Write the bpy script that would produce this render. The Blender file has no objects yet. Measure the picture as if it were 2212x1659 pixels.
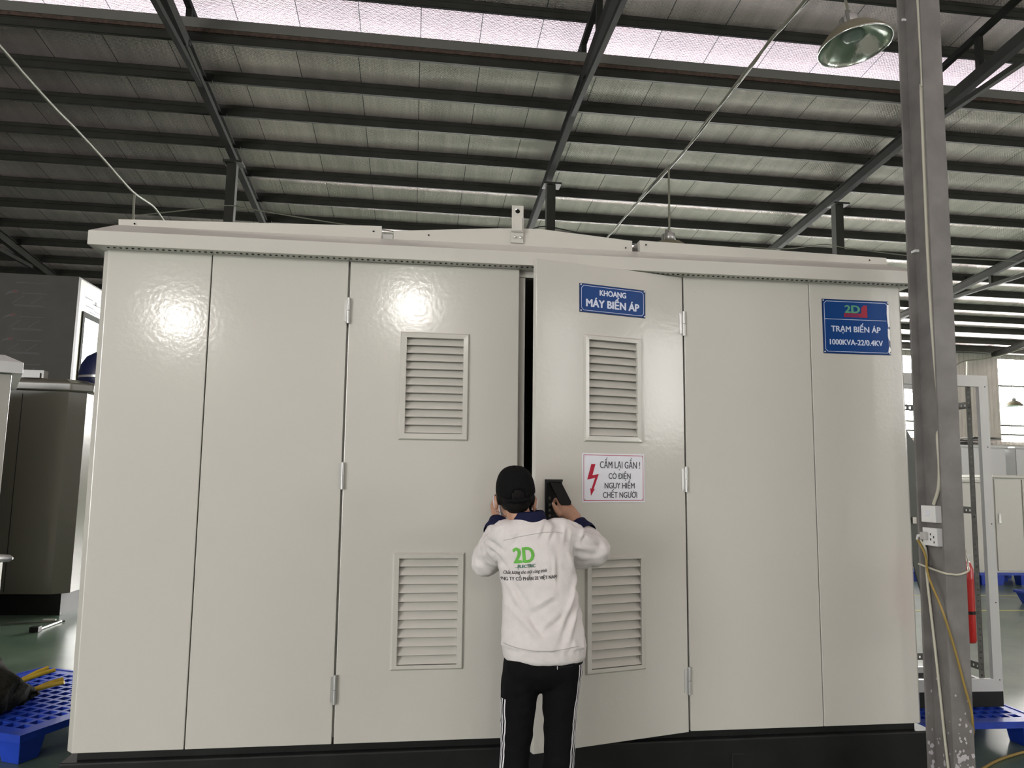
import bpy, bmesh, math, random
from mathutils import Vector, Matrix, noise
from mathutils.bvhtree import BVHTree
random.seed(4)
scene = bpy.context.scene
COL = scene.collection

# ------------------------------------------------------------------ camera
F_PX = 1662.0
CAM = Vector((0.0272, -3.7069, 1.5438))
AX_R = Vector((0.9918, -0.1258, 0.0215)).normalized()
AX_F = Vector((0.1224, 0.9854, 0.1185)).normalized()
AX_U = AX_R.cross(AX_F).normalized()
AX_R = AX_F.cross(AX_U).normalized()
cam_data = bpy.data.cameras.new('camera')
cam_data.sensor_width = 36.0
cam_data.lens = F_PX / 2212 * 36.0
cam_data.clip_end = 300
cam = bpy.data.objects.new('camera', cam_data)
COL.objects.link(cam)
cam.matrix_world = Matrix(((AX_R.x, AX_U.x, -AX_F.x, CAM.x), (AX_R.y, AX_U.y, -AX_F.y, CAM.y), (AX_R.z, AX_U.z, -AX_F.z, CAM.z), (0, 0, 0, 1)))
scene.camera = cam

def at(px, py, X=None, Y=None, Z=None):
    """point of the place seen at a photo pixel, on the plane X=, Y= or Z="""
    d = AX_F * F_PX + AX_R * (px - 1106) - AX_U * (py - 829.5)
    t = (X - CAM.x) / d.x if X is not None else (Y - CAM.y) / d.y if Y is not None else (Z - CAM.z) / d.z
    return CAM + d * t

# ------------------------------------------------------------------ world, lights, exposure
world = bpy.data.worlds.new('world'); scene.world = world
world.use_nodes = True
wn = world.node_tree.nodes; wn['Background'].inputs[0].default_value = (0.86, 0.93, 1.0, 1); wn['Background'].inputs[1].default_value = 3.0
scene.view_settings.view_transform = 'Standard'
scene.view_settings.look = 'None'
scene.view_settings.gamma = 1.0
scene.view_settings.exposure = 0.15
scene.view_settings.use_curve_mapping = False

def area(name, loc, direction, sx, sy, power, col=(1, 1, 1)):
    l = bpy.data.lights.new(name, 'AREA'); l.shape = 'RECTANGLE'; l.size = sx; l.size_y = sy; l.energy = power; l.color = col
    o = bpy.data.objects.new(name, l); COL.objects.link(o); o.location = loc
    d = Vector(direction).normalized(); o.rotation_euler = d.to_track_quat('-Z', 'Y').to_euler()
    return o
# daylight through the slot under the raised middle roof, both sides
area('daylight_slot_far', (3, 10.1, 8.62), (0, -1, 0.42), 62, 0.6, 260, (0.78, 1, 1))
area('daylight_slot_near', (3, -6.9, 8.62), (0, 1, 0.42), 62, 0.6, 70, (0.93, 0.98, 1))
# daylight through the large open gates behind the photographer
area('daylight_gate_left', (-11.2, -12.8, 2.8), (0.55, 1, 0.0), 8.4, 5.4, 1780, (1, 0.985, 0.96))
area('daylight_gate_right', (22, -12.8, 4.6), (-0.25, 1, 0.0), 8, 3.4, 120, (1, 0.99, 0.97))


# ------------------------------------------------------------------ materials
def mat(name, col, rough=0.5, metal=0.0, spec=0.5, emit=None, emit_s=0.0, noise_amt=0.0, noise_scale=8.0, bump=0.0, bump_scale=60.0, coat=0.0, aniso=None):
    m = bpy.data.materials.new(name); m.use_nodes = True
    nt = m.node_tree; b = nt.nodes['Principled BSDF']
    b.inputs['Base Color'].default_value = (*col, 1); b.inputs['Roughness'].default_value = rough
    b.inputs['Metallic'].default_value = metal; b.inputs['Specular IOR Level'].default_value = spec
    b.inputs['Coat Weight'].default_value = coat
    if emit:
        b.inputs['Emission Color'].default_value = (*emit, 1); b.inputs['Emission Strength'].default_value = emit_s
    if noise_amt or bump:
        tc = nt.nodes.new('ShaderNodeTexCoord')
    if noise_amt:
        n = nt.nodes.new('ShaderNodeTexNoise'); n.inputs['Scale'].default_value = noise_scale; n.inputs['Detail'].default_value = 5
        nt.links.new(tc.outputs['Object'], n.inputs['Vector'])
        mr = nt.nodes.new('ShaderNodeMapRange'); mr.inputs[1].default_value = .3; mr.inputs[2].default_value = .7
        mr.inputs[3].default_value = 1 - noise_amt; mr.inputs[4].default_value = 1 + noise_amt
        nt.links.new(n.outputs['Fac'], mr.inputs[0])
        mx = nt.nodes.new('ShaderNodeVectorMath'); mx.operation = 'SCALE'; mx.inputs[0].default_value = col
        nt.links.new(mr.outputs[0], mx.inputs['Scale']); nt.links.new(mx.outputs[0], b.inputs['Base Color'])
    if bump:
        n2 = nt.nodes.new('ShaderNodeTexNoise'); n2.inputs['Scale'].default_value = bump_scale; n2.inputs['Detail'].default_value = 3
        nt.links.new(tc.outputs['Object'], n2.inputs['Vector'])
        bp = nt.nodes.new('ShaderNodeBump'); bp.inputs['Strength'].default_value = bump; bp.inputs['Distance'].default_value = .01
        nt.links.new(n2.outputs['Fac'], bp.inputs['Height']); nt.links.new(bp.outputs[0], b.inputs['Normal'])
    return m

M = {}
M['paint'] = mat('kiosk_paint', (.56, .548, .505), .13, bump=.045, bump_scale=45)
M['paint_dull'] = mat('cabinet_paint', (.42, .41, .37), .3)
M['paint_dark'] = mat('old_cabinet_paint', (.14, .137, .11), .22)
M['paint_light'] = mat('light_grey_paint', (.62, .63, .62), .35)
M['beige'] = mat('beige_cabinet_paint', (.66, .66, .6), .4)
M['black'] = mat('black_paint', (.008, .009, .009), .5, spec=.3, noise_amt=.3, noise_scale=6)
M['blackplastic'] = mat('black_plastic', (.004, .004, .0045), .4, spec=.25)
M['dark'] = mat('dark_gap', (.01, .01, .01), .8)
M['steel_dark'] = mat('purlin_paint', (.03, .03, .026), .75, spec=.15, noise_amt=.15, noise_scale=3)
M['steel_fascia'] = mat('gutter_paint', (.12, .12, .105), .6)
M['steel_truss'] = mat('truss_paint', (.017, .017, .015), .85, spec=.1, noise_amt=.2, noise_scale=3)
M['steel_col'] = mat('column_paint', (.175, .165, .16), .42, noise_amt=.22, noise_scale=7, bump=.1, bump_scale=30)
M['rust'] = mat('rust', (.06, .036, .026), .8, noise_amt=.5, noise_scale=20)
M['hinge'] = mat('hinge_metal', (.5, .5, .49), .35, metal=.6)
M['chrome'] = mat('chrome', (.8, .8, .8), .15, metal=1)
M['white'] = mat('white_plastic', (.75, .75, .75), .35)
M['signblue'] = mat('sign_blue', (.005, .05, .21), .4, spec=.2)
M['signnavy'] = mat('sign_blue_edge', (.003, .02, .10), .4, spec=.2)
M['signwhite'] = mat('sign_white', (.72, .73, .8), .3)
M['letter'] = mat('sign_letter_white', (.62, .68, .82), .3)
M['letterblack'] = mat('sign_letter_black', (.03, .03, .04), .4)
M['signred'] = mat('sign_red', (.42, .01, .035), .4, spec=.2)
M['logored'] = mat('logo_red', (.32, .01, .035), .35)
M['logogreen'] = mat('logo_green', (.10, .32, .2), .35)
M['peel'] = mat('bare_white', (.95, .95, .95), .4)
M['green'] = mat('print_green', (.13, .46, .06), .7)
M['dkgreen'] = mat('print_dark_green', (.03, .14, .09), .7)
M['ink'] = mat('print_black', (.03, .03, .035), .7)
M['skin'] = mat('skin', (.44, .245, .165), .5, noise_amt=.1, noise_scale=30)
M['hair'] = mat('hair', (.005, .0045, .0045), .6, spec=.15, bump=.3, bump_scale=260)
M['capm'] = mat('cap_fabric', (.006, .006, .0065), .9, spec=.12, bump=.2, bump_scale=300)
M['jacket'] = mat('jacket_cloth', (.70, .665, .66), .85, noise_amt=.05, noise_scale=25, bump=.12, bump_scale=220)
M['navy'] = mat('navy_cloth', (.011, .013, .045), .85, spec=.15, bump=.15, bump_scale=200)
M['trousers'] = mat('trouser_cloth', (.005, .005, .006), .85, spec=.12, bump=.15, bump_scale=120)
M['stripe'] = mat('white_stripe', (.75, .74, .78), .7)
M['bluep'] = mat('blue_plastic', (.012, .05, .42), .38, noise_amt=.12, noise_scale=10)
M['navyp'] = mat('navy_plastic', (.003, .008, .05), .35)
M['upright'] = mat('upright_steel', (.12, .12, .11), .45)
M['conduit'] = mat('conduit_pvc', (.55, .53, .43), .4)
M['cable'] = mat('pale_cable', (.14, .14, .105), .6)
M['yellowcable'] = mat('yellow_cable', (.30, .21, .05), .5)
M['yellow'] = mat('yellow_plastic', (.6, .42, .03), .45)
M['red'] = mat('red_paint', (.55, .02, .02), .3)
M['lampshade'] = mat('lamp_enamel', (.13, .12, .075), .45)
M['lampin'] = mat('lamp_reflector', (.5, .55, .5), .18, metal=1, bump=.3, bump_scale=18)
M['lampglass'] = mat('lamp_bulb_glass', (.3, .38, .34), .08)
M['galv'] = mat('galvanised', (.45, .45, .44), .35, metal=.7)
M['window'] = mat('daylight_pane', (.9, .93, .95), .3, emit=(1, .98, .95), emit_s=60)
M['winback'] = mat('daylight_pane_near', (.9, .93, .95), .3, emit=(1, .99, .96), emit_s=2.8)
M['winhigh'] = mat('daylight_pane_high', (.9, .93, .95), .3, emit=(1, .99, .96), emit_s=11)
M['lit'] = mat('lit_lamp', (1, 1, 1), .3, emit=(1, .97, .92), emit_s=450)
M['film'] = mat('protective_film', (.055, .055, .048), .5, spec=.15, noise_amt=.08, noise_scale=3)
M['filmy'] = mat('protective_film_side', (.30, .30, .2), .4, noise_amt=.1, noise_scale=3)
M['filmink'] = mat('film_print_grey', (.06, .06, .058), .6)
M['filmred'] = mat('film_print_red', (.09, .02, .018), .6)
M['bag'] = mat('canvas_bag', (.022, .022, .016), .9, spec=.15, noise_amt=.5, noise_scale=18, bump=.5, bump_scale=25)
M['concrete'] = mat('concrete', (.3, .3, .28), .85, noise_amt=.15, noise_scale=4)
M['splash'] = mat('paint_splash', (.5, .48, .5), .4)
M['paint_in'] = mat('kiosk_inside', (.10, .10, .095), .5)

def corrugated(name, col, period=.2, axis=0):
    m = mat(name, col, .5, noise_amt=.1, noise_scale=1.5)
    nt = m.node_tree; b = nt.nodes['Principled BSDF']
    tc = nt.nodes.new('ShaderNodeTexCoord'); sx = nt.nodes.new('ShaderNodeSeparateXYZ'); nt.links.new(tc.outputs['Object'], sx.inputs[0])
    mu = nt.nodes.new('ShaderNodeMath'); mu.operation = 'MULTIPLY'; mu.inputs[1].default_value = 2 * math.pi / period; nt.links.new(sx.outputs[axis], mu.inputs[0])
    sn = nt.nodes.new('ShaderNodeMath'); sn.operation = 'SINE'; nt.links.new(mu.outputs[0], sn.inputs[0])
    pw = nt.nodes.new('ShaderNodeMath'); pw.operation = 'SMOOTH_MAX'; pw.inputs[1].default_value = .2; pw.inputs[2].default_value = .3; nt.links.new(sn.outputs[0], pw.inputs[0])
    bp = nt.nodes.new('ShaderNodeBump'); bp.inputs['Strength'].default_value = 1; bp.inputs['Distance'].default_value = .03
    nt.links.new(pw.outputs[0], bp.inputs['Height']); nt.links.new(bp.outputs[0], b.inputs['Normal'])
    return m
M['wall'] = corrugated('wall_sheet', (.33, .31, .28))

def foil_material():
    m = bpy.data.materials.new('insulation_foil'); m.use_nodes = True
    nt = m.node_tree; L = nt.links; N = nt.nodes; b = N['Principled BSDF']
    b.inputs['Metallic'].default_value = .75
    tc = N.new('ShaderNodeTexCoord'); sx = N.new('ShaderNodeSeparateXYZ'); L.new(tc.outputs['Object'], sx.inputs[0])
    # overlapping one metre wide sheets: a dark lap line between them and a different tone on each
    ad = N.new('ShaderNodeMath'); ad.operation = 'ADD'; ad.inputs[1].default_value = 40.13; L.new(sx.outputs[0], ad.inputs[0])
    fr = N.new('ShaderNodeMath'); fr.operation = 'FRACT'; L.new(ad.outputs[0], fr.inputs[0])
    lt = N.new('ShaderNodeMath'); lt.operation = 'LESS_THAN'; lt.inputs[1].default_value = .014; L.new(fr.outputs[0], lt.inputs[0])
    fl = N.new('ShaderNodeMath'); fl.operation = 'FLOOR'; L.new(ad.outputs[0], fl.inputs[0])
    wn_ = N.new('ShaderNodeTexWhiteNoise'); wn_.noise_dimensions = '1D'; L.new(fl.outputs[0], wn_.inputs['W'])
    mp = N.new('ShaderNodeMapping'); mp.inputs['Scale'].default_value = (5, .35, 1); L.new(tc.outputs['Object'], mp.inputs[0])
    st = N.new('ShaderNodeTexNoise'); st.inputs['Scale'].default_value = 1.0; st.inputs['Detail'].default_value = 4; L.new(mp.outputs[0], st.inputs['Vector'])
    m1 = N.new('ShaderNodeMapRange'); m1.inputs[1].default_value = .3; m1.inputs[2].default_value = .7; m1.inputs[3].default_value = .62; m1.inputs[4].default_value = .8; L.new(st.outputs['Fac'], m1.inputs[0])  # long streaks of reflection put into the foil colour as lighter and darker tone
    m2 = N.new('ShaderNodeMath'); m2.operation = 'MULTIPLY_ADD'; m2.inputs[1].default_value = .10; L.new(wn_.outputs['Value'], m2.inputs[0]); L.new(m1.outputs[0], m2.inputs[2])
    cr = N.new('ShaderNodeCombineXYZ')
    for i, f in enumerate((1.0, .85, .87)):
        q = N.new('ShaderNodeMath'); q.operation = 'MULTIPLY'; q.inputs[1].default_value = f; L.new(m2.outputs[0], q.inputs[0]); L.new(q.outputs[0], cr.inputs[i])
    mx = N.new('ShaderNodeMix'); mx.data_type = 'RGBA'; mx.inputs['B'].default_value = (.10, .10, .10, 1)
    L.new(lt.outputs[0], mx.inputs['Factor']); L.new(cr.outputs[0], mx.inputs['A']); L.new(mx.outputs['Result'], b.inputs['Base Color'])
    rr = N.new('ShaderNodeMapRange'); rr.inputs[3].default_value = .3; rr.inputs[4].default_value = .58; L.new(st.outputs['Fac'], rr.inputs[0]); L.new(rr.outputs[0], b.inputs['Roughness'])
    # embossed quilting of the bubble foil
    vo = N.new('ShaderNodeTexVoronoi'); vo.inputs['Scale'].default_value = 22; vo.inputs['Randomness'].default_value = .35
    mp2 = N.new('ShaderNodeMapping'); mp2.inputs['Scale'].default_value = (1, 1.6, 1); mp2.inputs['Rotation'].default_value = (0, 0, .5); L.new(tc.outputs['Object'], mp2.inputs[0]); L.new(mp2.outputs[0], vo.inputs['Vector'])
    bp = N.new('ShaderNodeBump'); bp.inputs['Strength'].default_value = .9; bp.inputs['Distance'].default_value = .02; L.new(vo.outputs['Distance'], bp.inputs['Height'])
    n3 = N.new('ShaderNodeTexNoise'); n3.inputs['Scale'].default_value = 2.0; L.new(mp.outputs[0], n3.inputs['Vector'])
    bp2 = N.new('ShaderNodeBump'); bp2.inputs['Strength'].default_value = .35; bp2.inputs['Distance'].default_value = .05; L.new(n3.outputs['Fac'], bp2.inputs['Height']); L.new(bp.outputs[0], bp2.inputs['Normal'])
    L.new(bp2.outputs[0], b.inputs['Normal'])
    return m
M['foil'] = foil_material()

def floor_material():
    m = bpy.data.materials.new('green_epoxy_floor'); m.use_nodes = True
    nt = m.node_tree; L = nt.links; N = nt.nodes; b = N['Principled BSDF']
    tc = N.new('ShaderNodeTexCoord')
    n = N.new('ShaderNodeTexNoise'); n.inputs['Scale'].default_value = 1.1; n.inputs['Detail'].default_value = 8; n.inputs['Roughness'].default_value = .65; L.new(tc.outputs['Object'], n.inputs['Vector'])
    cr = N.new('ShaderNodeValToRGB'); cr.color_ramp.elements[0].position = .35; cr.color_ramp.elements[0].color = (.055, .10, .066, 1)
    cr.color_ramp.elements[1].position = .72; cr.color_ramp.elements[1].color = (.16, .208, .155, 1); L.new(n.outputs['Fac'], cr.inputs[0])
    L.new(cr.outputs[0], b.inputs['Base Color']); b.inputs['Roughness'].default_value = .28
    return m
M['floor'] = floor_material()

# ------------------------------------------------------------------ mesh helpers
class MB:
    def __init__(s):
        s.v = []; s.f = []; s.m = []; s.sm = []
    def add(s, vs, fs, mi=0, smooth=False):
        o = len(s.v); s.v += [tuple(p) for p in vs]
        for f in fs:
            s.f.append([i + o for i in f]); s.m.append(mi); s.sm.append(smooth)
        return s
    def box(s, x0, x1, y0, y1, z0, z1, mi=0):
        v = [(x, y, z) for z in (z0, z1) for y in (y0, y1) for x in (x0, x1)]
        return s.add(v, [(0, 2, 3, 1), (4, 5, 7, 6), (0, 1, 5, 4), (2, 6, 7, 3), (0, 4, 6, 2), (1, 3, 7, 5)], mi)
    def prism(s, pts, ext, mi=0):
        """closed polygon pts extruded by the vector ext"""
        n = len(pts); e = Vector(ext); a = [Vector(p) for p in pts]; b = [p + e for p in a]
        return s.add(a + b, [tuple(range(n))[::-1], tuple(range(n, 2 * n))] + [(i, (i + 1) % n, n + (i + 1) % n, n + i) for i in range(n)], mi)
    def beam(s, p, q, w, h, mi=0, up=(0, 0, 1)):
        p = Vector(p); q = Vector(q); d = (q - p).normalized(); r = d.cross(Vector(up)).normalized(); u = r.cross(d)
        c = [r * (-w / 2) + u * (-h / 2), r * (w / 2) + u * (-h / 2), r * (w / 2) + u * (h / 2), r * (-w / 2) + u * (h / 2)]
        return s.prism([p + k for k in c], q - p, mi)
    def tube(s, pts, r, seg=8, mi=0, caps=True):
        pts = [Vector(p) for p in pts]; rs = r if isinstance(r, (list, tuple)) else [r] * len(pts)
        rings = []; prev = None
        for i, p in enumerate(pts):
            d = (pts[min(i + 1, len(pts) - 1)] - pts[max(i - 1, 0)]).normalized()
            a = prev - d * prev.dot(d) if prev is not None else d.orthogonal()
            if a.length < 1e-5: a = d.orthogonal()
            a.normalize(); prev = a; b = d.cross(a)
            rings.append([p + (a * math.cos(t) + b * math.sin(t)) * rs[i] for t in [2 * math.pi * k / seg for k in range(seg)]])
        v = [q for rg in rings for q in rg]; f = []
        for i in range(len(pts) - 1):
            for k in range(seg):
                k2 = (k + 1) % seg; f.append((i * seg + k, i * seg + k2, (i + 1) * seg + k2, (i + 1) * seg + k))
        s.add(v, f, mi, True)
        if caps: s.add(rings[0], [tuple(range(seg))[::-1]], mi); s.add(rings[-1], [tuple(range(seg))], mi)
        return s
    def lathe(s, prof, c=(0, 0, 0), seg=32, mi=0, axis=None):
        """profile of (radius, height) turned about the z axis through c (or a tilted matrix)"""
        v = []
        for r, h in prof:
            for k in range(seg):
                t = 2 * math.pi * k / seg; p = Vector((r * math.cos(t), r * math.sin(t), h))
                v.append((axis @ p if axis else p) + Vector(c))
        f = [(i * seg + k, i * seg + (k + 1) % seg, (i + 1) * seg + (k + 1) % seg, (i + 1) * seg + k) for i in range(len(prof) - 1) for k in range(seg)]
        return s.add(v, f, mi, True)
    def holed(s, x0, x1, z0, z1, y0, y1, holes, mi=0):
        """plate in the xz plane between y0 and y1 with rectangular holes (hx0,hx1,hz0,hz1)"""
        xs = sorted({x0, x1, *[h[0] for h in holes], *[h[1] for h in holes]}); zs = sorted({z0, z1, *[h[2] for h in holes], *[h[3] for h in holes]})
        solid = lambda i, j: 0 <= i < len(xs) - 1 and 0 <= j < len(zs) - 1 and not any(h[0] - 1e-6 <= xs[i] and xs[i + 1] <= h[1] + 1e-6 and h[2] - 1e-6 <= zs[j] and zs[j + 1] <= h[3] + 1e-6 for h in holes)
        for i in range(len(xs) - 1):
            for j in range(len(zs) - 1):
                if not solid(i, j): continue
                a, b, c, d = xs[i], xs[i + 1], zs[j], zs[j + 1]
                v = [(a, y0, c), (b, y0, c), (b, y0, d), (a, y0, d), (a, y1, c), (b, y1, c), (b, y1, d), (a, y1, d)]
                f = [(0, 1, 2, 3), (5, 4, 7, 6)]
                if not solid(i - 1, j): f.append((0, 3, 7, 4))
                if not solid(i + 1, j): f.append((1, 5, 6, 2))
                if not solid(i, j - 1): f.append((0, 4, 5, 1))
                if not solid(i, j + 1): f.append((3, 2, 6, 7))
                s.add(v, f, mi)
        return s
    def grow(s, fn):
        s.v = [tuple(fn(Vector(p))) for p in s.v]; return s
    def mesh(s, name, mats):
        me = bpy.data.meshes.new(name); me.from_pydata(s.v, [], s.f)
        for m in (mats if isinstance(mats, (list, tuple)) else [mats]): me.materials.append(m)
        for p, mi, sm in zip(me.polygons, s.m, s.sm): p.material_index = mi; p.use_smooth = sm
        me.update()
        bm = bmesh.new(); bm.from_mesh(me); bmesh.ops.recalc_face_normals(bm, faces=bm.faces); bm.to_mesh(me); bm.free()
        return me

def part(name, mb, mats, parent=None, bevel=0, label=None, kind=None):
    me = mb.mesh(name, mats) if isinstance(mb, MB) else mb
    o = bpy.data.objects.new(name, me); COL.objects.link(o)
    if parent is not None: o.parent = parent
    if bevel:
        b = o.modifiers.new('bevel', 'BEVEL'); b.width = bevel; b.segments = 2; b.limit_method = 'ANGLE'; b.harden_normals = False
    if label: o['label'] = label
    if kind: o['kind'] = kind
    return o
def tag(o, label, cat, group=None, kind=None):
    o['label'] = label; o['category'] = cat
    if group: o['group'] = group
    if kind: o['kind'] = kind
    return o
def thing(name, label, cat, loc=(0, 0, 0), group=None):
    o = bpy.data.objects.new(name, None); COL.objects.link(o); o.location = loc; o.empty_display_size = .1
    return tag(o, label, cat, group)
def struct(name, mb, mats, label=None):
    o = part(name, mb, mats); o['kind'] = 'structure'
    if label: o['label'] = label
    return o
def local(mb, loc):
    l = Vector(loc); return mb.grow(lambda p: p - l)
def single(name, mb, mats, label, cat, group=None, bevel=0, loc=None, kind=None):
    if loc is not None: local(mb, loc)
    o = part(name, mb, mats, None, bevel)
    if loc is not None: o.location = loc
    return tag(o, label, cat, group, kind)

def text_mb(body, size, width=None, fat=0.0, **kw):
    """bolder letters are made of a few copies shifted by a hair"""
    if not fat: return text_1(body, size, width, **kw)
    m = MB(); n = 0
    for dx, dz in ((0, 0), (-fat, 0), (fat, 0), (0, fat * .6), (0, -fat * .6)):
        put(m, text_1(body, size, (width - 2 * fat) if width else None, **kw), (dx, -.00006 * n, dz)); n += 1
    return m
def text_1(body, size, width=None, shear=0.0, depth=0.0, cuts=0.0, mi=0, align='CENTER', maxseg=12):
    """letters lying in the xz plane, facing -y, centred; width squeezes them to that length"""
    def glyphs(t):
        c = bpy.data.curves.new('letters', 'FONT'); c.body = t; c.size = 1.0; c.resolution_u = maxseg
        o = bpy.data.objects.new('letters', c); COL.objects.link(o); me = o.to_mesh()
        g = [v.co.copy() for v in me.vertices], [tuple(p.vertices) for p in me.polygons]
        o.to_mesh_clear(); bpy.data.objects.remove(o); bpy.data.curves.remove(c); return g
    # letters whose outlines overlap are drawn from their base letter plus a bar or horn
    base = {'Đ': 'D', 'Ờ': 'Ò', 'ợ': 'ọ', 'ờ': 'ò', 'ơ': 'o'}
    plain = ''.join(base.get(ch, ch) for ch in body); vs, fs = glyphs(plain)
    for i, ch in enumerate(body):
        if ch not in base: continue
        xr = max(v.x for v in glyphs(plain[:i + 1])[0])
        if ch == 'Đ':
            w = glyphs('D')[0]; xl = xr - (max(v.x for v in w) - min(v.x for v in w)); q = [(xl - .09, .33), (xl + .27, .33), (xl + .27, .41), (xl - .09, .41)]
        else:
            z = max(v.y for v in glyphs('O' if ch == 'Ờ' else 'o')[0]); q = [(xr - .10, z - .14), (xr + .03, z - .06), (xr + .05, z + .09), (xr - .03, z + .09), (xr - .04, z - .02), (xr - .13, z - .07)]
        n = len(vs); vs += [Vector((a, b_, 0)) for a, b_ in q]; fs.append(tuple(range(n, n + len(q))))
    vs = [Vector((v.x + shear * v.y, v.y, 0)) * size for v in vs]
    xs = [v.x for v in vs]; k = width / (max(xs) - min(xs)) if width else 1; mid = (max(xs) + min(xs)) / 2 if align == 'CENTER' else 0
    if cuts:
        bm = bmesh.new(); bv = [bm.verts.new(v) for v in vs]
        for f in fs:
            try: bm.faces.new([bv[i] for i in f])
            except ValueError: pass
        for _ in range(3):
            es = [e for e in bm.edges if e.calc_length() > cuts]
            if es: bmesh.ops.subdivide_edges(bm, edges=es, cuts=1, use_grid_fill=False)
        bmesh.ops.triangulate(bm, faces=bm.faces)
        bm.verts.index_update(); vs = [v.co.copy() for v in bm.verts]; fs = [tuple(v.index for v in f.verts) for f in bm.faces]; bm.free()
    mb = MB(); mb.add([((v.x - mid) * k, -v.z, v.y) for v in vs], fs, mi)
    return mb
def put(dst, src, off, mi=None):
    o = Vector(off); n = len(dst.v)
    dst.v += [tuple(Vector(p) + o) for p in src.v]; dst.f += [[i + n for i in f] for f in src.f]
    dst.m += [mi if mi is not None else k for k in src.m]; dst.sm += src.sm
    return dst

# ================================================================== THE HALL
XL, XR, YN, YF = -32.0, 36.0, -13.0, 23.2
SL = .1028
def zr(Y, z0): return z0 - SL * abs(Y - 1.6) - SL * 1.6        # symmetric about the ridge at Y = 1.6
fl = MB().box(XL, XR, YN, YF, -.1, 0); struct('floor', fl, M['floor'])
def roof_slab(ya, yb, z0, th=.04):
    m = MB(); return m.prism([(XL, ya, zr(ya, z0)), (XL, yb, zr(yb, z0)), (XL, yb, zr(yb, z0) + th), (XL, ya, zr(ya, z0) + th)], (XR - XL, 0, 0))
cl = MB()
for a, b, z0 in ((8.12, YF, 9.21), (-4.92, YN, 9.21), (1.6, 9.3, 9.81), (1.6, -6.1, 9.81)):
    r = roof_slab(a, b, z0); cl.v += r.v and []; put(cl, r, (0, 0, 0))
struct('ceiling', cl, M['foil'], 'silver bubble foil sheets with dark lap lines under the roof')

# walls -------------------------------------------------------------
def wall_x(y0, y1, x0, x1, ztop, holes): return MB().holed(x0, x1, 0, ztop, y0, y1, holes)
# far wall: window openings
WF = [(22.3, 30.0, 3.25, 6.44), (12.6, 18.8, 3.3, 6.42), (3.0, 11.6, 3.3, 6.42), (-1.8, 1.4, 3.3, 6.42)]
struct('wall_far', wall_x(YF, YF + .12, XL, XR, 6.9, WF), M['wall'])
for i, (a, b, c, d) in enumerate(WF):
    w = MB().box(a, b, YF + .05, YF + .07, c, d, 0)
    for zz in (c + .27, c + .62, c + 2.15): w.box(a, b, YF - .01, YF + .04, zz - .035, zz + .035, 1)
    for k in range(1, 4): w.box(a + (b - a) * k / 4 - .03, a + (b - a) * k / 4 + .03, YF, YF + .04, c, d, 1) if i != 0 else w.box(a + 2.4 * k - .03, a + 2.4 * k + .03, YF, YF + .04, c, d, 1)
    struct('window_%d' % (i + 1), w, [M['window'], M['steel_fascia']])
led = MB().box(XL, XR, YF - .25, YF, 0, 3.12); struct('trim_1', led, M['concrete'], 'grey ledge under the windows of the far wall')
eav = MB().box(XL, XR, YF - .35, YF - .02, 6.62, 6.86); struct('trim_2', eav, M['steel_dark'], 'dark eave beam on top of the far wall')
WB = [(-15.5, -6.9, 0, 5.6), (11.8, 12.9, 2.9, 6.3), (15.6, 18.0, 2.9, 6.3), (20, 28, 2.9, 6.3)]
struct('wall_near', wall_x(YN - .12, YN, XL, XR, 7.65, WB), M['wall'])
for i, (a, b, c, d) in enumerate(WB):
    w = MB().box(a, b, YN - .08, YN - .06, c, d, 0)
    for k in range(1, 5): w.box(a + (b - a) * k / 5 - .04, a + (b - a) * k / 5 + .04, YN - .05, YN - .01, c, d, 1)
    struct(('door_%d' % (i + 1)) if i < 1 else "window_%d" % (i + 5), w, [M['winback'] if i < 1 else M['winhigh'], M['steel_fascia']])
def gable(x0, x1):
    p = [(x0, YN, 0), (x0, YF, 0), (x0, YF, 6.9), (x0, 9.3, zr(9.3, 9.81) + .1), (x0, 1.6, zr(1.6, 9.81) + .1), (x0, -6.1, zr(-6.1, 9.81) + .1), (x0, YN, 7.65)]
    return MB().prism(p, (x1 - x0, 0, 0))
struct('wall_left', gable(XL - .12, XL), M['wall']); struct('wall_right', gable(XR, XR + .12), M['wall'])

# purlins ------------------------------------------------------------
def c_purlin(y, zb, h=.20, w=.055, xa=XL + .1, xb=XR - .1):
    """folded C section, web towards the camera"""
    t = .004
    m = MB(); X = xb - xa
    m.prism([(xa, y, zb), (xa, y + t, zb), (xa, y + t, zb + h), (xa, y, zb + h)], (X, 0, 0))
    m.prism([(xa, y, zb), (xa, y + w, zb), (xa, y + w, zb + t), (xa, y, zb + t)], (X, 0, 0))
    m.prism([(xa, y, zb + h - t), (xa, y + w, zb + h - t), (xa, y + w, zb + h), (xa, y, zb + h)], (X, 0, 0))
    m.prism([(xa, y + w - t, zb), (xa, y + w, zb), (xa, y + w, zb + .02), (xa, y + w - t, zb + .02)], (X, 0, 0))
    m.prism([(xa, y - .012, zb + h * .62), (xa, y, zb + h * .58), (xa, y, zb + h * .66)], (X, 0, 0))
    return m
ORD = ['first', 'second', 'third', 'fourth', 'fifth', 'sixth', 'seventh', 'eighth', 'ninth', 'tenth', 'eleventh', 'twelfth', 'thirteenth', 'fourteenth']
PY = [8.11, 9.17, 10.2, 11.35, 12.5, 13.7, 14.8, 16.0, 17.15, 18.4, 19.5, 20.65, 21.9]
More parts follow.
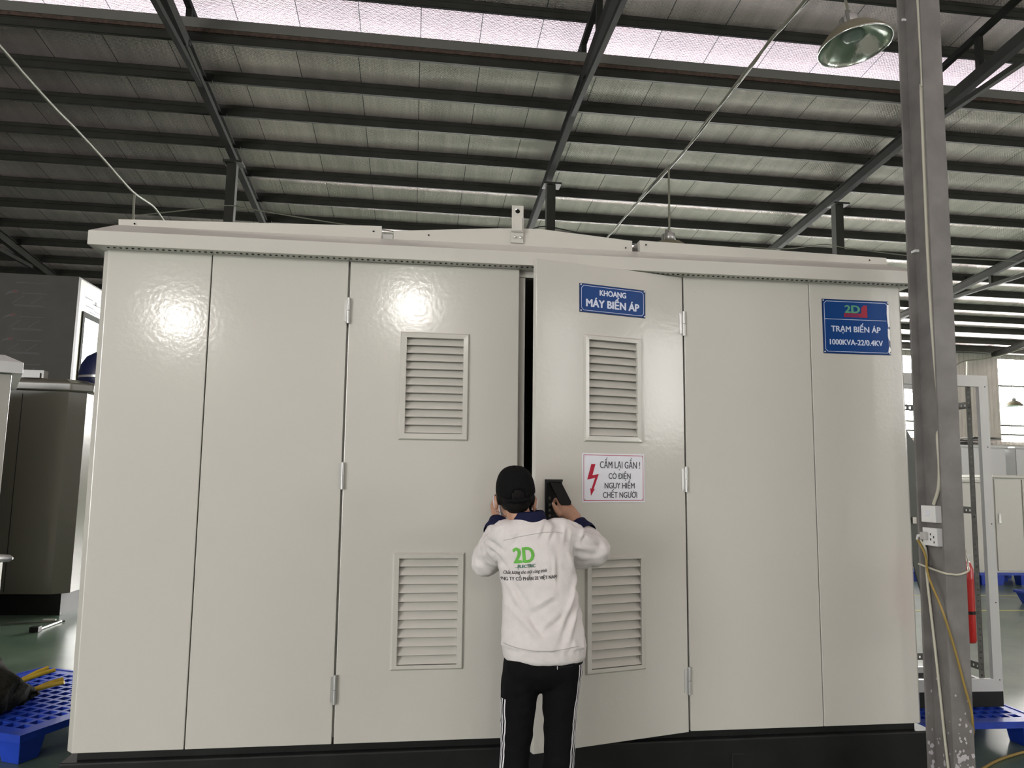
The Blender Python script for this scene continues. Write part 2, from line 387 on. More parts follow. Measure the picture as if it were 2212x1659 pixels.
for i, y in enumerate(PY):
    zb = 9 - SL * y
    lab = ('dark steel purlin carrying the lower edge of the bright roof strip' if i == 0 else '%s dark roof purlin below the bright strip, counting down from it' % ORD[i - 1] if i < 9 else
           '%s dark roof purlin below the bright strip, seen right of the column' % ORD[i - 1])
    single('roof_purlin', c_purlin(y, zb, xa=-31.9 if 1 else 0), M['steel_dark'], lab, 'purlin', 'steel purlins under the far roof slope', loc=(0, y, zb))
# gutter edge below the bright strip
g = MB().box(XL, XR, 8.06, 8.10, zr(8.1, 9) + .20, zr(8.1, 9) + .36); struct('trim_3', g, M['steel_fascia'], 'grey flashing board along the lower edge of the bright roof strip')
g = MB().box(XL, XR, 8.075, 8.115, zr(8.1, 9) + .14, zr(8.1, 9) + .20); struct('trim_4', g, M['rust'], 'rusty strip under the grey roof flashing')
for i, (y, lab) in enumerate(((7.70, 'dark roof purlin along the upper edge of the bright strip'), (6.68, 'roof purlin next above the bright strip, cut by the top right of the photo'), (5.6, 'roof purlin two above the bright strip'))):
    single('roof_purlin', c_purlin(y, 9.64 - SL * y, .17), M['steel_dark'], lab, 'purlin', 'steel purlins under the raised middle roof', loc=(0, y, 9.64 - SL * y))

# trusses ------------------------------------------------------------
TX = [(-23.0, 0), (-16.7, 0), (-10.4, 'dark steel rafter at the far left, running down behind the film covered booth'), (-3.72, 'dark steel roof truss left of the lifting lug'), (2.58, 'dark steel roof truss just right of the lifting lug'),
      (8.9, 'dark steel roof truss crossing behind the right hand column'), (15.45, 'dark steel roof truss right of the column, lower of the two crossing there'), (21.9, 'dark steel rafter ending above the far window at the right edge'), (28.4, 0)]
for X, lab in TX:
    if X < -20 or X > 25: continue
    t = thing('roof_truss', lab or 'dark steel roof truss near the left wall', 'roof truss', (X, 8, 0), 'roof trusses across the hall')
    def P(name, m): return part(name, local(m, (X, 8, 0)), M['steel_truss'], t)
    zz = lambda y: 9 - SL * y
    # lower roof rafter: paired angles with a web
    m = MB(); m.beam((X, 7.9, zz(7.9) - .11), (X, 23.0, zz(23.0) - .11), .016, .2); m.beam((X, 7.9, zz(7.9) - .008), (X, 23.0, zz(23.0) - .008), .12, .014); m.beam((X, 7.9, zz(7.9) - .215), (X, 23.0, zz(23.0) - .215), .12, .014)
    P('rafter', m)
    m = MB(); m.beam((X, 1.6, 9.64 - SL * 1.6 - .07), (X, 9.2, 9.64 - SL * 9.2 - .07), .09, .09); P('upper_chord', m)
    m = MB(); m.beam((X, 4.8, zz(4.8) - .11), (X, 8.0, zz(8.0) - .11), .13, .2); P('lower_chord', m)
    if -5 < X < 10:
        m = MB(); m.beam((X, 2.0, 7.9), (X, 9.5, 7.9), .08, .09); P('tie_bar', m)
    else:
        a, b, z = (9.5, 19.0, 6.98) if X > 0 else (12.0, 18.0, 6.86)
        m = MB(); m.beam((X, a, z), (X, b, z), .08, .09); P('tie_bar', m)
        m = MB(); m.beam((X, 15.0, z), (X, 15.0, zz(15) - .2), .07, .09, up=(0, 1, 0)); P('hanger', m)
    for y in (5.6, 7.05, 8.15):
        m = MB(); m.beam((X, y, zz(y) - .05), (X, y, 9.64 - SL * y - .1), .09, .09, up=(0, 1, 0)); P('strut', m)
    for y in PY[1:9]:                                               # cleats that hold the purlins
        m = MB().box(X + .02, X + .14, y - .05, y - .01, zz(y) - .03, zz(y) + .12); P('cleat', m)
# middle posts under the trusses ---------------------------------------
for X, lab in ((-3.72, 'dark square steel post under the left truss'), (2.62, 'dark square steel post right of the lifting lug'), (8.92, 'dark square steel post between lamp and column')):
    t = thing('steel_post', lab, 'post', (X, 11.4, 0), 'posts in the middle of the hall')
    part('shaft', MB().box(-.09, .09, -.09, .09, 0, 7.50), M['steel_dark'], t)
    part('base_plate', MB().box(-.18, .18, -.18, .18, 0, .02), M['steel_dark'], t)
    part('cap_plate', MB().box(-.16, .2, -.16, .16, 7.5, 7.54), M['steel_dark'], t)

# floor lines
for y, lab in ((6.55, 'further yellow line painted across the green floor'), (5.34, 'nearer yellow line painted across the green floor')):
    o = struct('trim_5' if y > 6 else 'trim_6', MB().box(3.0, 30, y - .04, y + .04, .0005, .003), mat('line_yellow', (.5, .5, .2), .4)); o['label'] = lab

# ================================================================== THE KIOSK
O = Vector((.6, 0, 0))
Bm = Matrix(((.9999, -.0119, -.0110), (.0119, .9999, 0), (.0110, -.0001, .9999)))
kiosk = thing('transformer_kiosk', 'large light grey steel transformer kiosk with a door ajar and louvres', 'transformer kiosk')
kiosk.matrix_world = Matrix.Translation(O) @ Bm.to_4x4()
KW = kiosk.matrix_world.copy()
def K(name, m, mats, bevel=0, parent=None, label=None):
    m.grow(lambda p: p - O)
    return part(name, m, mats, parent or kiosk, bevel, label)
ZB, ZT = .338, 2.574
D = 2.35
# shell
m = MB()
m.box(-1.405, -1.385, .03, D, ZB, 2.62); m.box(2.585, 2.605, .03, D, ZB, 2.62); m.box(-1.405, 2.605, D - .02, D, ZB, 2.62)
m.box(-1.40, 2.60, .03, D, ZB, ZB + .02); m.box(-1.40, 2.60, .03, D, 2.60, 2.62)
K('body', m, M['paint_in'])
m = MB()                                                            # the frame behind the doors
m.box(-.30, 1.40, .035, .08, 2.535, 2.60); m.box(.545, .575, .03, .07, ZB, 2.53); m.box(-.31, -.285, .033, .1, ZB, 2.58); m.box(1.388, 1.41, .033, .1, ZB, 2.58)
K('door_frame', m, M['paint'])
def corner(xa, xb, side):
    if side < 0: prof = [(xa - .033, .036), (xa, 0), (xb, 0), (xb, .03), (xa + .01, .03), (xa - .02, .045)]
    else: prof = [(xa, 0), (xb, 0), (xb + .02, .02), (xb + .02, .045), (xb - .01, .045), (xb - .01, .03), (xa, .03)]
    return MB().prism([(x, y, ZB) for x, y in prof], (0, 0, ZT + .02 - ZB))
K('corner_panel', corner(-1.386, -.9275, -1), M['paint'], .003)
K('corner_panel', corner(2.0775, 2.586, 1), M['paint'], .003)
K('front_panel', MB().box(-.9225, -.293, 0, .03, ZB, ZT + .02), M['paint'], .003)
K('front_panel', MB().box(1.392, 2.0735, 0, .03, ZB, ZT + .02), M['paint'], .003)

def louvre(door, x0, x1, z0, z1, ix0, ix1, iz0, iz1, y=0.0, n=12):
    """raised bevelled frame and overlapping blades, in the door's own coordinates"""
    f = MB(); h = .012; b = .008
    def ring(a, c): # a,c are (x0,x1,z0,z1,y)
        A = [(a[0], a[4], a[2]), (a[1], a[4], a[2]), (a[1], a[4], a[3]), (a[0], a[4], a[3])]; Cc = [(c[0], c[4], c[2]), (c[1], c[4], c[2]), (c[1], c[4], c[3]), (c[0], c[4], c[3])]
        f.add(A + Cc, [(i, (i + 1) % 4, 4 + (i + 1) % 4, 4 + i) for i in range(4)])
    ring((x0, x1, z0, z1, y), (x0 + b, x1 - b, z0 + b, z1 - b, y - h)); ring((x0 + b, x1 - b, z0 + b, z1 - b, y - h), (ix0, ix1, iz0, iz1, y - h + .001)); ring((ix0, ix1, iz0, iz1, y - h + .001), (ix0, ix1, iz0, iz1, y + .03))
    part('louvre_frame', f, M['paint'], door)
    s = MB(); p = (iz1 - iz0) / n
    for k in range(n):
        zb = iz0 + k * p + .0035; zt = zb + p + .004
        s.prism([(ix0, y - .006, zb), (ix0, y + .024, zt), (ix0, y + .0255, zt), (ix0, y - .003, zb - .0015)], (ix1 - ix0, 0, 0))
        s.prism([(ix0 + .001, y - .006, zb), (ix0 + .014, y + .024, zt), (ix0 + .0005, y + .026, zt), (ix0 + .0005, y + .0, zb)], (.0005, 0, 0))
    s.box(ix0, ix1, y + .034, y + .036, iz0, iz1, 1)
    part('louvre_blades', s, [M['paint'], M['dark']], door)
def hinge(x, za, zb, parent):
    m = MB(); zm = (za + zb) / 2
    m.tube([(x, -.009, za), (x, -.009, zm - .001)], .0085, 10); m.tube([(x, -.009, zm + .001), (x, -.009, zb)], .0085, 10)
    m.box(x - .02, x + .003, -.003, .0, za + .01, zb - .01)
    m.grow(lambda p: p - O); return part('hinge', m, M['hinge'], parent)
# left door (closed); its coordinates stay those of the kiosk
m = MB().holed(-.2835, .541, ZB, 2.566, 0, .03, [(-.005, .269, 1.741, 2.203), (-.013, .262, .675, 1.157)]).grow(lambda p: p - O)
door_l = part('door', m, M['paint'], kiosk, .003, 'closed left leaf')
for a in ((-.035, .299, 1.708, 2.231, -.005, .269, 1.741, 2.203), (-.043, .294, .651, 1.184, -.013, .262, .675, 1.157)):
    louvre(door_l, a[0] - .6, a[1] - .6, a[2], a[3], a[4] - .6, a[5] - .6, a[6], a[7])
for za, zb in ((2.26, 2.385), (1.474, 1.600), (.512, .640)): hinge(-.286, za, zb, door_l)
# right door, swung open about 15 degrees; own coordinates: x from free edge, y into the leaf
FR = Vector((.59 - .6, -.215, 0)); dv = Vector((.9652, .2609, 0))
m = MB().holed(0, .822, ZB - .003, 2.566, 0, .035, [(.276, .545, 1.737, 2.199), (.287, .555, .670, 1.160)])
door_r = part('door', m, M['paint'], kiosk, .003, 'right leaf standing ajar')
door_r.matrix_local = Matrix(((dv.x, -dv.y, 0, FR.x), (dv.y, dv.x, 0, FR.y), (0, 0, 1, 0), (0, 0, 0, 1)))
DW = KW @ door_r.matrix_local
louvre(door_r, .250, .574, 1.708, 2.224, .276, .545, 1.737, 2.199); louvre(door_r, .257, .582, .646, 1.177, .287, .555, .670, 1.160)
for za, zb in ((2.26, 2.385), (1.474, 1.599), (.508, .637)):
    m = MB(); zm = (za + zb) / 2; m.tube([(.826, -.006, za), (.826, -.006, zm - .001)], .0085, 10); m.tube([(.826, -.006, zm + .001), (.826, -.006, zb)], .0085, 10); m.box(.80, .826, -.003, 0, za + .01, zb - .01)
    part('hinge', m, M['hinge'], door_r)

# lock with its lever lifted out
lk = part('lock_housing', MB().holed(.050, .134, 1.322, 1.531, -.010, .0, [(.060, .126, 1.333, 1.520)]).box(.055, .13, -.002, .004, 1.326, 1.526, 1).box(.050, .134, -.016, -.010, 1.521, 1.531), [M['blackplastic'], M['dark']], door_r, label='black recessed swing handle lock')
m = MB().prism([(.066, -.012, 1.516), (.124, -.012, 1.516), (.146, -.066, 1.432), (.140, -.073, 1.418), (.098, -.073, 1.416), (.092, -.066, 1.424)], (0, -.011, 0)); part('lever', m, M['blackplastic'], lk)
m = MB()
for z in (1.36, 1.385, 1.41, 1.44): m.box(.068, .078, -.006, -.002, z, z + .012)
part('keyhole_plate', m, M['steel_fascia'], lk)

# signs
def frame_line(mb, x0, x1, z0, z1, w, y, mi, cut=.012):
    pts = [(x0 + cut, z0), (x1 - cut, z0), (x1, z0 + cut), (x1, z1 - cut), (x1 - cut, z1), (x0 + cut, z1), (x0, z1 - cut), (x0, z0 + cut)]
    for i in range(8):
        a = Vector((pts[i][0], y, pts[i][1])); b = Vector((pts[(i + 1) % 8][0], y, pts[(i + 1) % 8][1])); d = (b - a).normalized(); n = Vector((-d.z, 0, d.x)) * w / 2
        mb.add([a - n - d * w / 3, b - n + d * w / 3, b + n + d * w / 3, a + n - d * w / 3], [(0, 1, 2, 3)], mi)
# KHOANG MAY BIEN AP plate on the open door
s = MB().box(.228, .597, -.003, 0, 2.330, 2.471, 1).box(.232, .593, -.0034, -.0030, 2.334, 2.467, 0)
frame_line(s, .238, .587, 2.340, 2.461, .0022, -.0037, 2)
for x in (.234, .591):
    for z in (2.337, 2.464): s.lathe([(0, 0), (.004, 0), (.004, .002), (0, .002)], (x, -.005, z), 10, 3, Matrix.Rotation(math.pi / 2, 3, 'X'))
put(s, text_mb('KHOANG', .038, .150, .0016), (.412, -.0040, 2.420), 2)
put(s, text_mb('MÁY BIẾN ÁP', .052, .300, .0022), (.412, -.0040, 2.360), 2)
part('name_plate', s, [M['signblue'], M['signnavy'], M['letter'], M['white']], door_r, label='blue enamel plate with white capitals')
# warning plate
s = MB().box(.242, .583, -.003, 0, 1.426, 1.655, 0)
frame_line(s, .250, .575, 1.434, 1.647, .0026, -.0034, 1, .0)
bolt = [(.298, 1.604), (.320, 1.604), (.304, 1.552), (.338, 1.558), (.310, 1.486), (.317, 1.489), (.296, 1.456), (.292, 1.492), (.299, 1.489), (.318, 1.540), (.276, 1.531)]
s.prism([(x - .008, -.0034, z) for x, z in bolt], (0, -.0006, 0), 1)
put(s, text_mb('CẤM LẠI GẦN !', .046, .222, .0006), (.447, -.0040, 1.586), 2)
put(s, text_mb('CÓ ĐIỆN', .038, .122, .0006), (.444, -.0040, 1.536), 2)
put(s, text_mb('NGUY HIỂM', .038, .166, .0006), (.444, -.0040, 1.491), 2)
put(s, text_mb('CHẾT NGƯỜI', .038, .188, .0006), (.446, -.0040, 1.447), 2)
for x in (.256, .569):
    for z in (1.440, 1.641): s.lathe([(0, 0), (.0025, 0), (.0025, .001), (0, .001)], (x, -.0042, z), 8, 3, Matrix.Rotation(math.pi / 2, 3, 'X'))
part('warning_plate', s, [M['signwhite'], M['signred'], M['letterblack'], M['chrome']], door_r, label='white warning plate with red lightning arrow and black capitals')
# rating plate on the right corner panel
s = MB().box(2.145, 2.522, -.003, 0, 2.196, 2.485, 1).box(2.149, 2.518, -.0034, -.003, 2.200, 2.481, 0)
frame_line(s, 2.156, 2.515, 2.207, 2.474, .0025, -.0037, 2)
s.box(2.157, 2.505, -.0039, -.0034, 2.3775, 2.380, 2)
for x in (2.151, 2.516):
    for z in (2.204, 2.477): s.lathe([(0, 0), (.004, 0), (.004, .002), (0, .002)], (x, -.005, z), 10, 3, Matrix.Rotation(math.pi / 2, 3, 'X'))
put(s, text_mb('TRẠM BIẾN ÁP', .043, .280, .0012), (2.330, -.0040, 2.313), 2)
put(s, text_mb('1000KVA-22/0.4KV', .040, .300, .0012), (2.330, -.0040, 2.244), 2)
s.prism([(2.266, -.0037, 2.392), (2.398, -.0037, 2.392), (2.398, -.0037, 2.458), (2.380, -.0037, 2.458), (2.366, -.0037, 2.445), (2.363, -.0037, 2.413), (2.266, -.0037, 2.413)], (0, -.0003, 0), 4)
put(s, text_mb('2D', .056, .088, .003), (2.313, -.0044, 2.416), 5)
put(s, text_mb('ELECTRIC', .014, .075, .0003), (2.314, -.0044, 2.397), 0)
for poly in ([(2.512, 2.468), (2.521, 2.466), (2.523, 2.35), (2.516, 2.347), (2.511, 2.37), (2.509, 2.42)], [(2.511, 2.336), (2.5215, 2.334), (2.5225, 2.27), (2.512, 2.285), (2.510, 2.30)], [(2.514, 2.245), (2.5225, 2.232), (2.522, 2.216), (2.511, 2.206), (2.509, 2.215)]):
    s.prism([(x, -.0042, z) for x, z in poly], (0, -.0006, 0), 6)
s.grow(lambda p: p - O)
part('rating_plate', s, [M['signblue'], M['signnavy'], M['letter'], M['white'], M['logored'], M['logogreen'], M['peel']], kiosk, label='blue plate with green and red logo, right edge peeled white')

# roof cap ------------------------------------------------------------
m = MB()
X0, X1, Y0, Y1 = -1.455, 2.660, -.07, D + .08
rings = [[(X0 + .045, .01, 2.566), (X1 - .045, .01, 2.566), (X1 - .045, Y1 - .06, 2.566), (X0 + .045, Y1 - .06, 2.566)],
         [(X0, Y0, 2.570), (X1, Y0, 2.570), (X1, Y1, 2.570), (X0, Y1, 2.570)],
         [(X0, Y0, 2.636), (X1, Y0, 2.636), (X1, Y1, 2.636), (X0, Y1, 2.636)],
         [(X0 + .075, .045, 2.702), (X1 - .075, .045, 2.702), (X1 - .075, Y1 - .11, 2.702), (X0 + .075, Y1 - .11, 2.702)]]
v = [p for r in rings for p in r]; f = [(4 * a + i, 4 * a + (i + 1) % 4, 4 * a + 4 + (i + 1) % 4, 4 * a + 4 + i) for a in range(3) for i in range(4)] + [(12, 13, 14, 15), (3, 2, 1, 0)]
m.add(v, f, 0)
for k in range(150):                                                # row of vent holes in the soffit
    x = -1.38 + k * .0267
    m.box(x, x + .011, -.044, -.034, 2.5655, 2.5695, 1)
K('roof_cap', m, [M['paint'], M['dark']], .004)
def roof_plate(pts):
    m = MB(); m.prism([(x, .10, z) for x, z in pts], (0, D - .15, 0)); return m
m = roof_plate([(-1.388, 2.700), (-.145, 2.706), (-.145, 2.784), (-1.391, 2.748)]); m.box(-.19, -.18, .097, .1, 2.75, 2.757, 1); m.lathe([(0, 0), (.004, 0), (.004, .004)], (-1.315, .098, 2.728), 10, 1, Matrix.Rotation(math.pi / 2, 3, 'X'))
K('roof_panel', m, [M['paint'], M['dark']], .002)
m = roof_plate([(-.086, 2.700), (1.152, 2.700), (1.152, 2.776), (.657, 2.814), (.45, 2.806), (-.086, 2.762)])
for x, z in ((.09, 2.748), (1.115, 2.735)): m.lathe([(0, 0), (.004, 0), (.004, .004)], (x, .098, z), 10, 1, Matrix.Rotation(math.pi / 2, 3, 'X'))
K('roof_panel', m, [M['paint'], M['dark']], .002)
m = roof_plate([(1.195, 2.700), (2.594, 2.706), (2.594, 2.756), (1.192, 2.781)])
for x, z in ((1.225, 2.757), (2.49, 2.737)): m.lathe([(0, 0), (.004, 0), (.004, .004)], (x, .098, z), 10, 1, Matrix.Rotation(math.pi / 2, 3, 'X'))
K('roof_panel', m, [M['paint'], M['dark']], .002)
K('roof_joint', MB().box(-.14, -.09, .13, D - .1, 2.70, 2.752), M['galv'])
K('roof_joint', MB().box(1.155, 1.19, .14, D - .1, 2.70, 2.75), M['steel_fascia'])
# lifting lug with a real hole
m = MB(); cx_, cz_, r_ = .540, 2.893, .0125; x0, x1, z0, z1 = .510, .570, 2.863, 2.921; n = 32
def sq(t):
    c, s_ = math.cos(t), math.sin(t); k = 1 / max(abs(c), abs(s_)); return (cx_ + c * k * .03, cz_ + s_ * k * .029)
for i in range(n):
    t, t2 = 2 * math.pi * i / n, 2 * math.pi * (i + 1) / n
    a = (cx_ + r_ * math.cos(t), cz_ + r_ * math.sin(t)); b = (cx_ + r_ * math.cos(t2), cz_ + r_ * math.sin(t2)); c = sq(t2); d = sq(t)
    for y in (.075, .083): m.add([(p[0], y, p[1]) for p in (a, b, c, d)], [(0, 1, 2, 3)])
    m.add([(a[0], .075, a[1]), (b[0], .075, b[1]), (b[0], .083, b[1]), (a[0], .083, a[1])], [(0, 1, 2, 3)])
    m.add([(c[0], .075, c[1]), (d[0], .075, d[1]), (d[0], .083, d[1]), (c[0], .083, c[1])], [(0, 1, 2, 3)])
m.box(.510, .570, .075, .083, 2.785, 2.864); m.box(.508, .572, .088, .098, 2.730, 2.790); m.box(.510, .570, .075, .098, 2.784, 2.790); m.box(.564, .572, .075, .14, 2.79, 2.86)
for x in (.526, .556): m.lathe([(0, .006), (.006, .005), (.007, 0), (.007, -.002)], (x, .084, 2.758), 10, 1, Matrix.Rotation(math.pi / 2, 3, 'X'))
K('lifting_lug', m, [M['paint'], M['chrome']])
# plinth
m = MB().box(-1.37, 2.57, .02, D - .02, .305, ZB); K('plinth_recess', m, M['black'])
m = MB().box(-1.43, 2.65, -.02, D + .02, .105, .305)
K('plinth', m, M['black'], .008)
for x in (-1.1, .6, 2.2):
    K('support_block', MB().box(x - .12, x + .12, .05, D - .05, .0 + (.6 - x) * .011, .105), M['black'])
m = MB(); m.box(1.585, 1.592, -.024, -.019, .15, .235); m.box(1.585, 1.65, -.024, -.019, .232, .238); K('fork_pocket', m, M['dark'])
# little dents and bolts on the right hand panels
m = MB()
for x, z in ((1.475, 2.525), (1.452, 2.49), (1.495, 2.235)): m.lathe([(0, .0015), (.004, .001), (.006, 0)], (x, -.0005, z), 10, 0, Matrix.Rotation(math.pi / 2, 3, 'X'))
K('rivet', m, M['paint'])

# ================================================================== PENDANT LAMPS AND CABLES
def pendant(label, loc, tilt=(0, 0), lit=False, cable_len=.5, seg=36):
    t = thing('pendant_lamp', label, 'lamp', loc, 'pendant lamps of the hall')
    t.rotation_euler = (tilt[0], tilt[1], 0)
    R_ = .245
    m = MB().lathe([(R_, 0), (R_ * .985, .022), (.205, .062), (.16, .108), (.11, .142), (.085, .152), (.0, .155)], seg=seg); part('lamp_shade', m, M['lampshade'], t)
    m = MB().lathe([(R_ - .004, .001), (R_ * .965, .020), (.198, .058), (.153, .102), (.10, .135), (.0, .14)], seg=seg); part('reflector', m, M['lampin'], t)
    m = MB().tube([(R_ * math.cos(a), R_ * math.sin(a), 0) for a in [2 * math.pi * k / 40 for k in range(41)]], .0045, 6); part('rim', m, M['chrome'], t)
    m = MB().lathe([(.0, .045), (.05, .048), (.078, .065), (.08, .09), (.05, .13), (0, .135)] if not lit else [(0, -.10), (.10, -.08), (.165, -.03), (.165, .01), (.08, .08), (0, .125)], seg=24); part('bulb', m, M['lit'] if lit else M['lampglass'], t)
    m = MB().lathe([(0, .150), (.058, .152), (.058, .225), (.03, .228), (.022, .24), (.022, .262), (0, .265)], seg=20); part('socket', m, M['galv'], t)
    m = MB().box(-.052, -.016, -.05, -.044, .16, .25).box(-.066, -.054, -.02, .02, .155, .215); part('bracket', m, M['steel_fascia'], t)
    m = MB().tube([(0, 0, .262), (.004, 0, .30), (0, .0, .262 + cable_len)], .010, 8); part('cord', m, M['cable'], t)
    return t
pendant('large open pendant lamp with brownish shade and mirror reflector beside the column', tuple(at(1847, 100, Y=1.0)), (math.radians(-5), math.radians(-7)), cable_len=.35)
p2 = at(1438, 522, X=2.3)
pendant('brownish pendant lamp mostly hidden behind the kiosk roof', (p2.x, 3.0, at(1438, 497, Y=3.0).z - .262), cable_len=.62)
pf = at(2191, 877, Y=17.0)
pendant('tiny grey pendant lamp against the bright far window', tuple(pf), cable_len=1.0)
for x, z, lab in ((-4.39, 4.46, 'lit pendant lamp behind the camera, the left one'), (.154, 4.94, 'lit pendant lamp behind the camera, the right one')):
    pendant(lab, (x, -12, z + .03), lit=True, cable_len=2.8)
def wire(name, label, cat, pts, r, m, group=None, smooth=6):
    """a cable through the given points, rounded with a Catmull-Rom curve"""
    P = [Vector(p) for p in pts]; Q = [P[0] * 2 - P[1]] + P + [P[-1] * 2 - P[-2]]; out = []
    for i in range(1, len(Q) - 2):
        for k in range(smooth):
            t = k / smooth
            out.append(.5 * ((2 * Q[i]) + (Q[i + 1] - Q[i - 1]) * t + (2 * Q[i - 1] - 5 * Q[i] + 4 * Q[i + 1] - Q[i + 2]) * t * t + (3 * Q[i] - Q[i - 1] - 3 * Q[i + 1] + Q[i + 2]) * t ** 3))
    out.append(P[-1])
    return single(name, MB().tube(out, r, 8), m, label, cat, group, loc=P[0])
wire('power_cable', 'pale power cable sagging along the roof to the lamp behind the kiosk', 'cable', [at(1740, 0, X=2.3) + Vector((0, -2.2, .02)), at(1740, 0, X=2.3), at(1672, 78, X=2.3), at(1635, 125, X=2.3), at(1590, 182, X=2.3), at(1500, 300, X=2.3), at(1438, 372, X=2.3), at(1375, 440, X=2.3), at(1310, 515, X=2.3), at(1270, 562, X=2.3)], .011, M['cable'])
wire('power_cable', 'second thin cable twisted round the pale lamp cable', 'cable', [at(1748, 0, X=2.32), at(1668, 80, X=2.32), at(1632, 133, X=2.27), at(1588, 190, X=2.32), at(1525, 262, X=2.27), at(1470, 338, X=2.32), at(1436, 368, X=2.29), at(1380, 430, X=2.27)], .008, M['cable'])
wire('power_cable', 'pale power cable hanging along the roof at the upper left', 'cable', [at(0, 100, X=-3) + Vector((0, -2, .1)), at(0, 100, X=-3), at(50, 158, X=-3), at(120, 235, X=-3), at(160, 275, X=-3), at(222, 342, X=-3), at(255, 380, X=-3), at(290, 417, X=-3), at(330, 445, X=-3), at(352, 474, X=-3), at(380, 510, X=-3)], .012, M['cable'])
wire('drop_cord', 'short cord dropping from the upper left cable behind the kiosk', 'cable', [at(291, 415, X=-3), at(289, 440, X=-3.0), at(288, 474, X=-3), at(288, 520, X=-3)], .012, M['cable'])
wire('thin_wire', 'thin wire slung between left truss post and roof above the kiosk', 'cable', [at(300, 465, Y=11), at(420, 452, Y=11), at(495, 444, Y=11.302), at(560, 455, Y=11), at(700, 478, Y=11), at(850, 500, Y=11)], .012, M['cable'])
wire('thin_wire', 'thin wire slung from the middle post to the right over the kiosk', 'cable', [at(1150, 494, Y=11.2), at(1180, 489, Y=11.2), at(1240, 501, Y=11), at(1330, 520, Y=11), at(1420, 540, Y=11)], .012, M['steel_dark'])
wire('thin_wire', 'thin wire slung to the right hand post below the rafters', 'cable', [at(1600, 533, Y=11.2), at(1700, 537, Y=11.2), at(1780, 528, Y=11.3), at(1830, 536, Y=11.2), at(1960, 552, Y=11)], .011, M['cable'])
wire('thin_wire', 'thin pale wire running under the roof right of the column', 'cable', [at(1990, 562, Y=14), at(2060, 558, Y=14), at(2140, 561, Y=14), at(2230, 566, Y=14)], .013, M['cable'])
wire('thin_wire', 'thin wire hanging from the roof above the far wall window', 'cable', [at(2062, 790, Y=15), at(2085, 780, Y=15), at(2120, 776, Y=15), at(2160, 768, Y=15), at(2212, 752, Y=15), at(2300, 730, Y=15)], .018, M['cable'])
wire('drop_cord', 'pale cord dropping above the open rack', 'cable', [at(2089, 780, Y=15), at(2089, 800, Y=15), at(2088, 840, Y=15)], .018, M['conduit'])

# ================================================================== COLUMN AND WHAT HANGS ON IT
col = thing('steel_column', 'grey steel H column in front of the kiosk right end with paint splashes', 'column', (2.5, -.3, 0))
m = MB().box(-.0525, .0525, -.1, -.088, 0, 8.9); m.box(-.0425, .0625, .088, .1, 0, 8.9); m.box(-.004, .004, -.088, .088, 0, 8.9)
part('shaft', m, M['steel_col'], col, .002)
part('base_plate', MB().box(-.13, .13, -.16, .16, 0, .015), M['steel_col'], col)
m = MB(); rs = random.Random(7)
for k in range(135):
    z = .15 + abs(rs.gauss(0, .17)); face = rs.random()
    if z > .75: continue
    s_ = rs.uniform(.002, .008) * (1.6 if z < .35 else 1); n = 7
    if face < .62: c = (rs.uniform(-.045, .045), z); f = lambda a, b: (a, -.1004 - k * .00002, b)
    elif face < .85: c = (rs.uniform(-.08, .08), z); f = lambda a, b: (-.0043 - k * .00002, a, b)
    else: c = (rs.uniform(-.04, -.01), z); f = lambda a, b: (a, .0877 - k * .00002, b)
    pts = [f(c[0] + s_ * math.cos(2 * math.pi * i / n) * rs.uniform(.5, 1.2), c[1] + s_ * 1.3 * math.sin(2 * math.pi * i / n) * rs.uniform(.5, 1.3)) for i in range(n)]
    m.add(pts, [tuple(range(n))])
part('paint_splashes', m, M['splash'], col, label='white paint splashes near the foot', kind='stuff')
wb = -.004 + 2.5                                                    # the web face the fittings sit on
wire('conduit_pipe', 'cream plastic conduit running down the column to the switch box', 'conduit', [(2.487, -.22, 8.0), at(1983, 0, X=2.487), at(1990, 200, X=2.487), at(1998, 400, X=2.487), at(2005, 560, X=2.487), at(2013, 700, X=2.487), at(2026, 850, X=2.487), at(2035, 920, X=2.487), (2.487, -.335, 1.78), (2.487, -.338, 1.64), (2.487, -.325, 1.53), (2.487, -.285, 1.452)], .0085, M['conduit'])
for z, y in ((2.70, None), (3.95, None)):
    single('pipe_clip', MB().box(2.475, 2.496, -.245 if z < 3 else -.22, -.20 if z < 3 else -.175, z, z + .012), M['white'], 'white pipe clip holding the conduit ' + ('level with the kiosk roof' if z < 3 else 'near the top of the photo'), 'clip', loc=(2.487, -.22, z))
sb = thing('switch_box', 'white switch box on the column, the upper of the two', 'switch', (wb, -.27, 1.41))
part('housing', MB().box(-.034, 0, -.057, .046, -.043, .036), M['white'], sb, .003); part('rocker', MB().box(-.037, -.033, -.018, .012, -.012, .012), M['signwhite'], sb, .001)
so = thing('power_socket', 'white double power socket on the column below the switch box', 'socket', (wb, -.275, 1.30))
part('housing', MB().box(-.034, 0, -.057, .046, -.042, .042), M['white'], so, .003)
m = MB()
for y, z in ((-.012, .012), (-.012, -.012), (-.034, .0), (-.036, -.024)): m.box(-.0345, -.0335, y - .0035, y + .0035, z - .005, z + .005)
part('socket_holes', m, M['dark'], so)
pl = thing('plug', 'pale grey plug pushed into the socket on the column', 'plug', (wb - .034, -.255, 1.302))
part('plug_body', MB().box(-.022, 0, -.018, .018, -.018, .018), M['galv'] if 0 else mat('plug_grey', (.45, .44, .43), .4), pl, .004); part('cord_grip', MB().tube([(-.012, .018, 0), (-.014, .04, -.002), (-.012, .05, -.02)], [.008, .007, .006], 8), M['white'], pl)
wx = 2.462
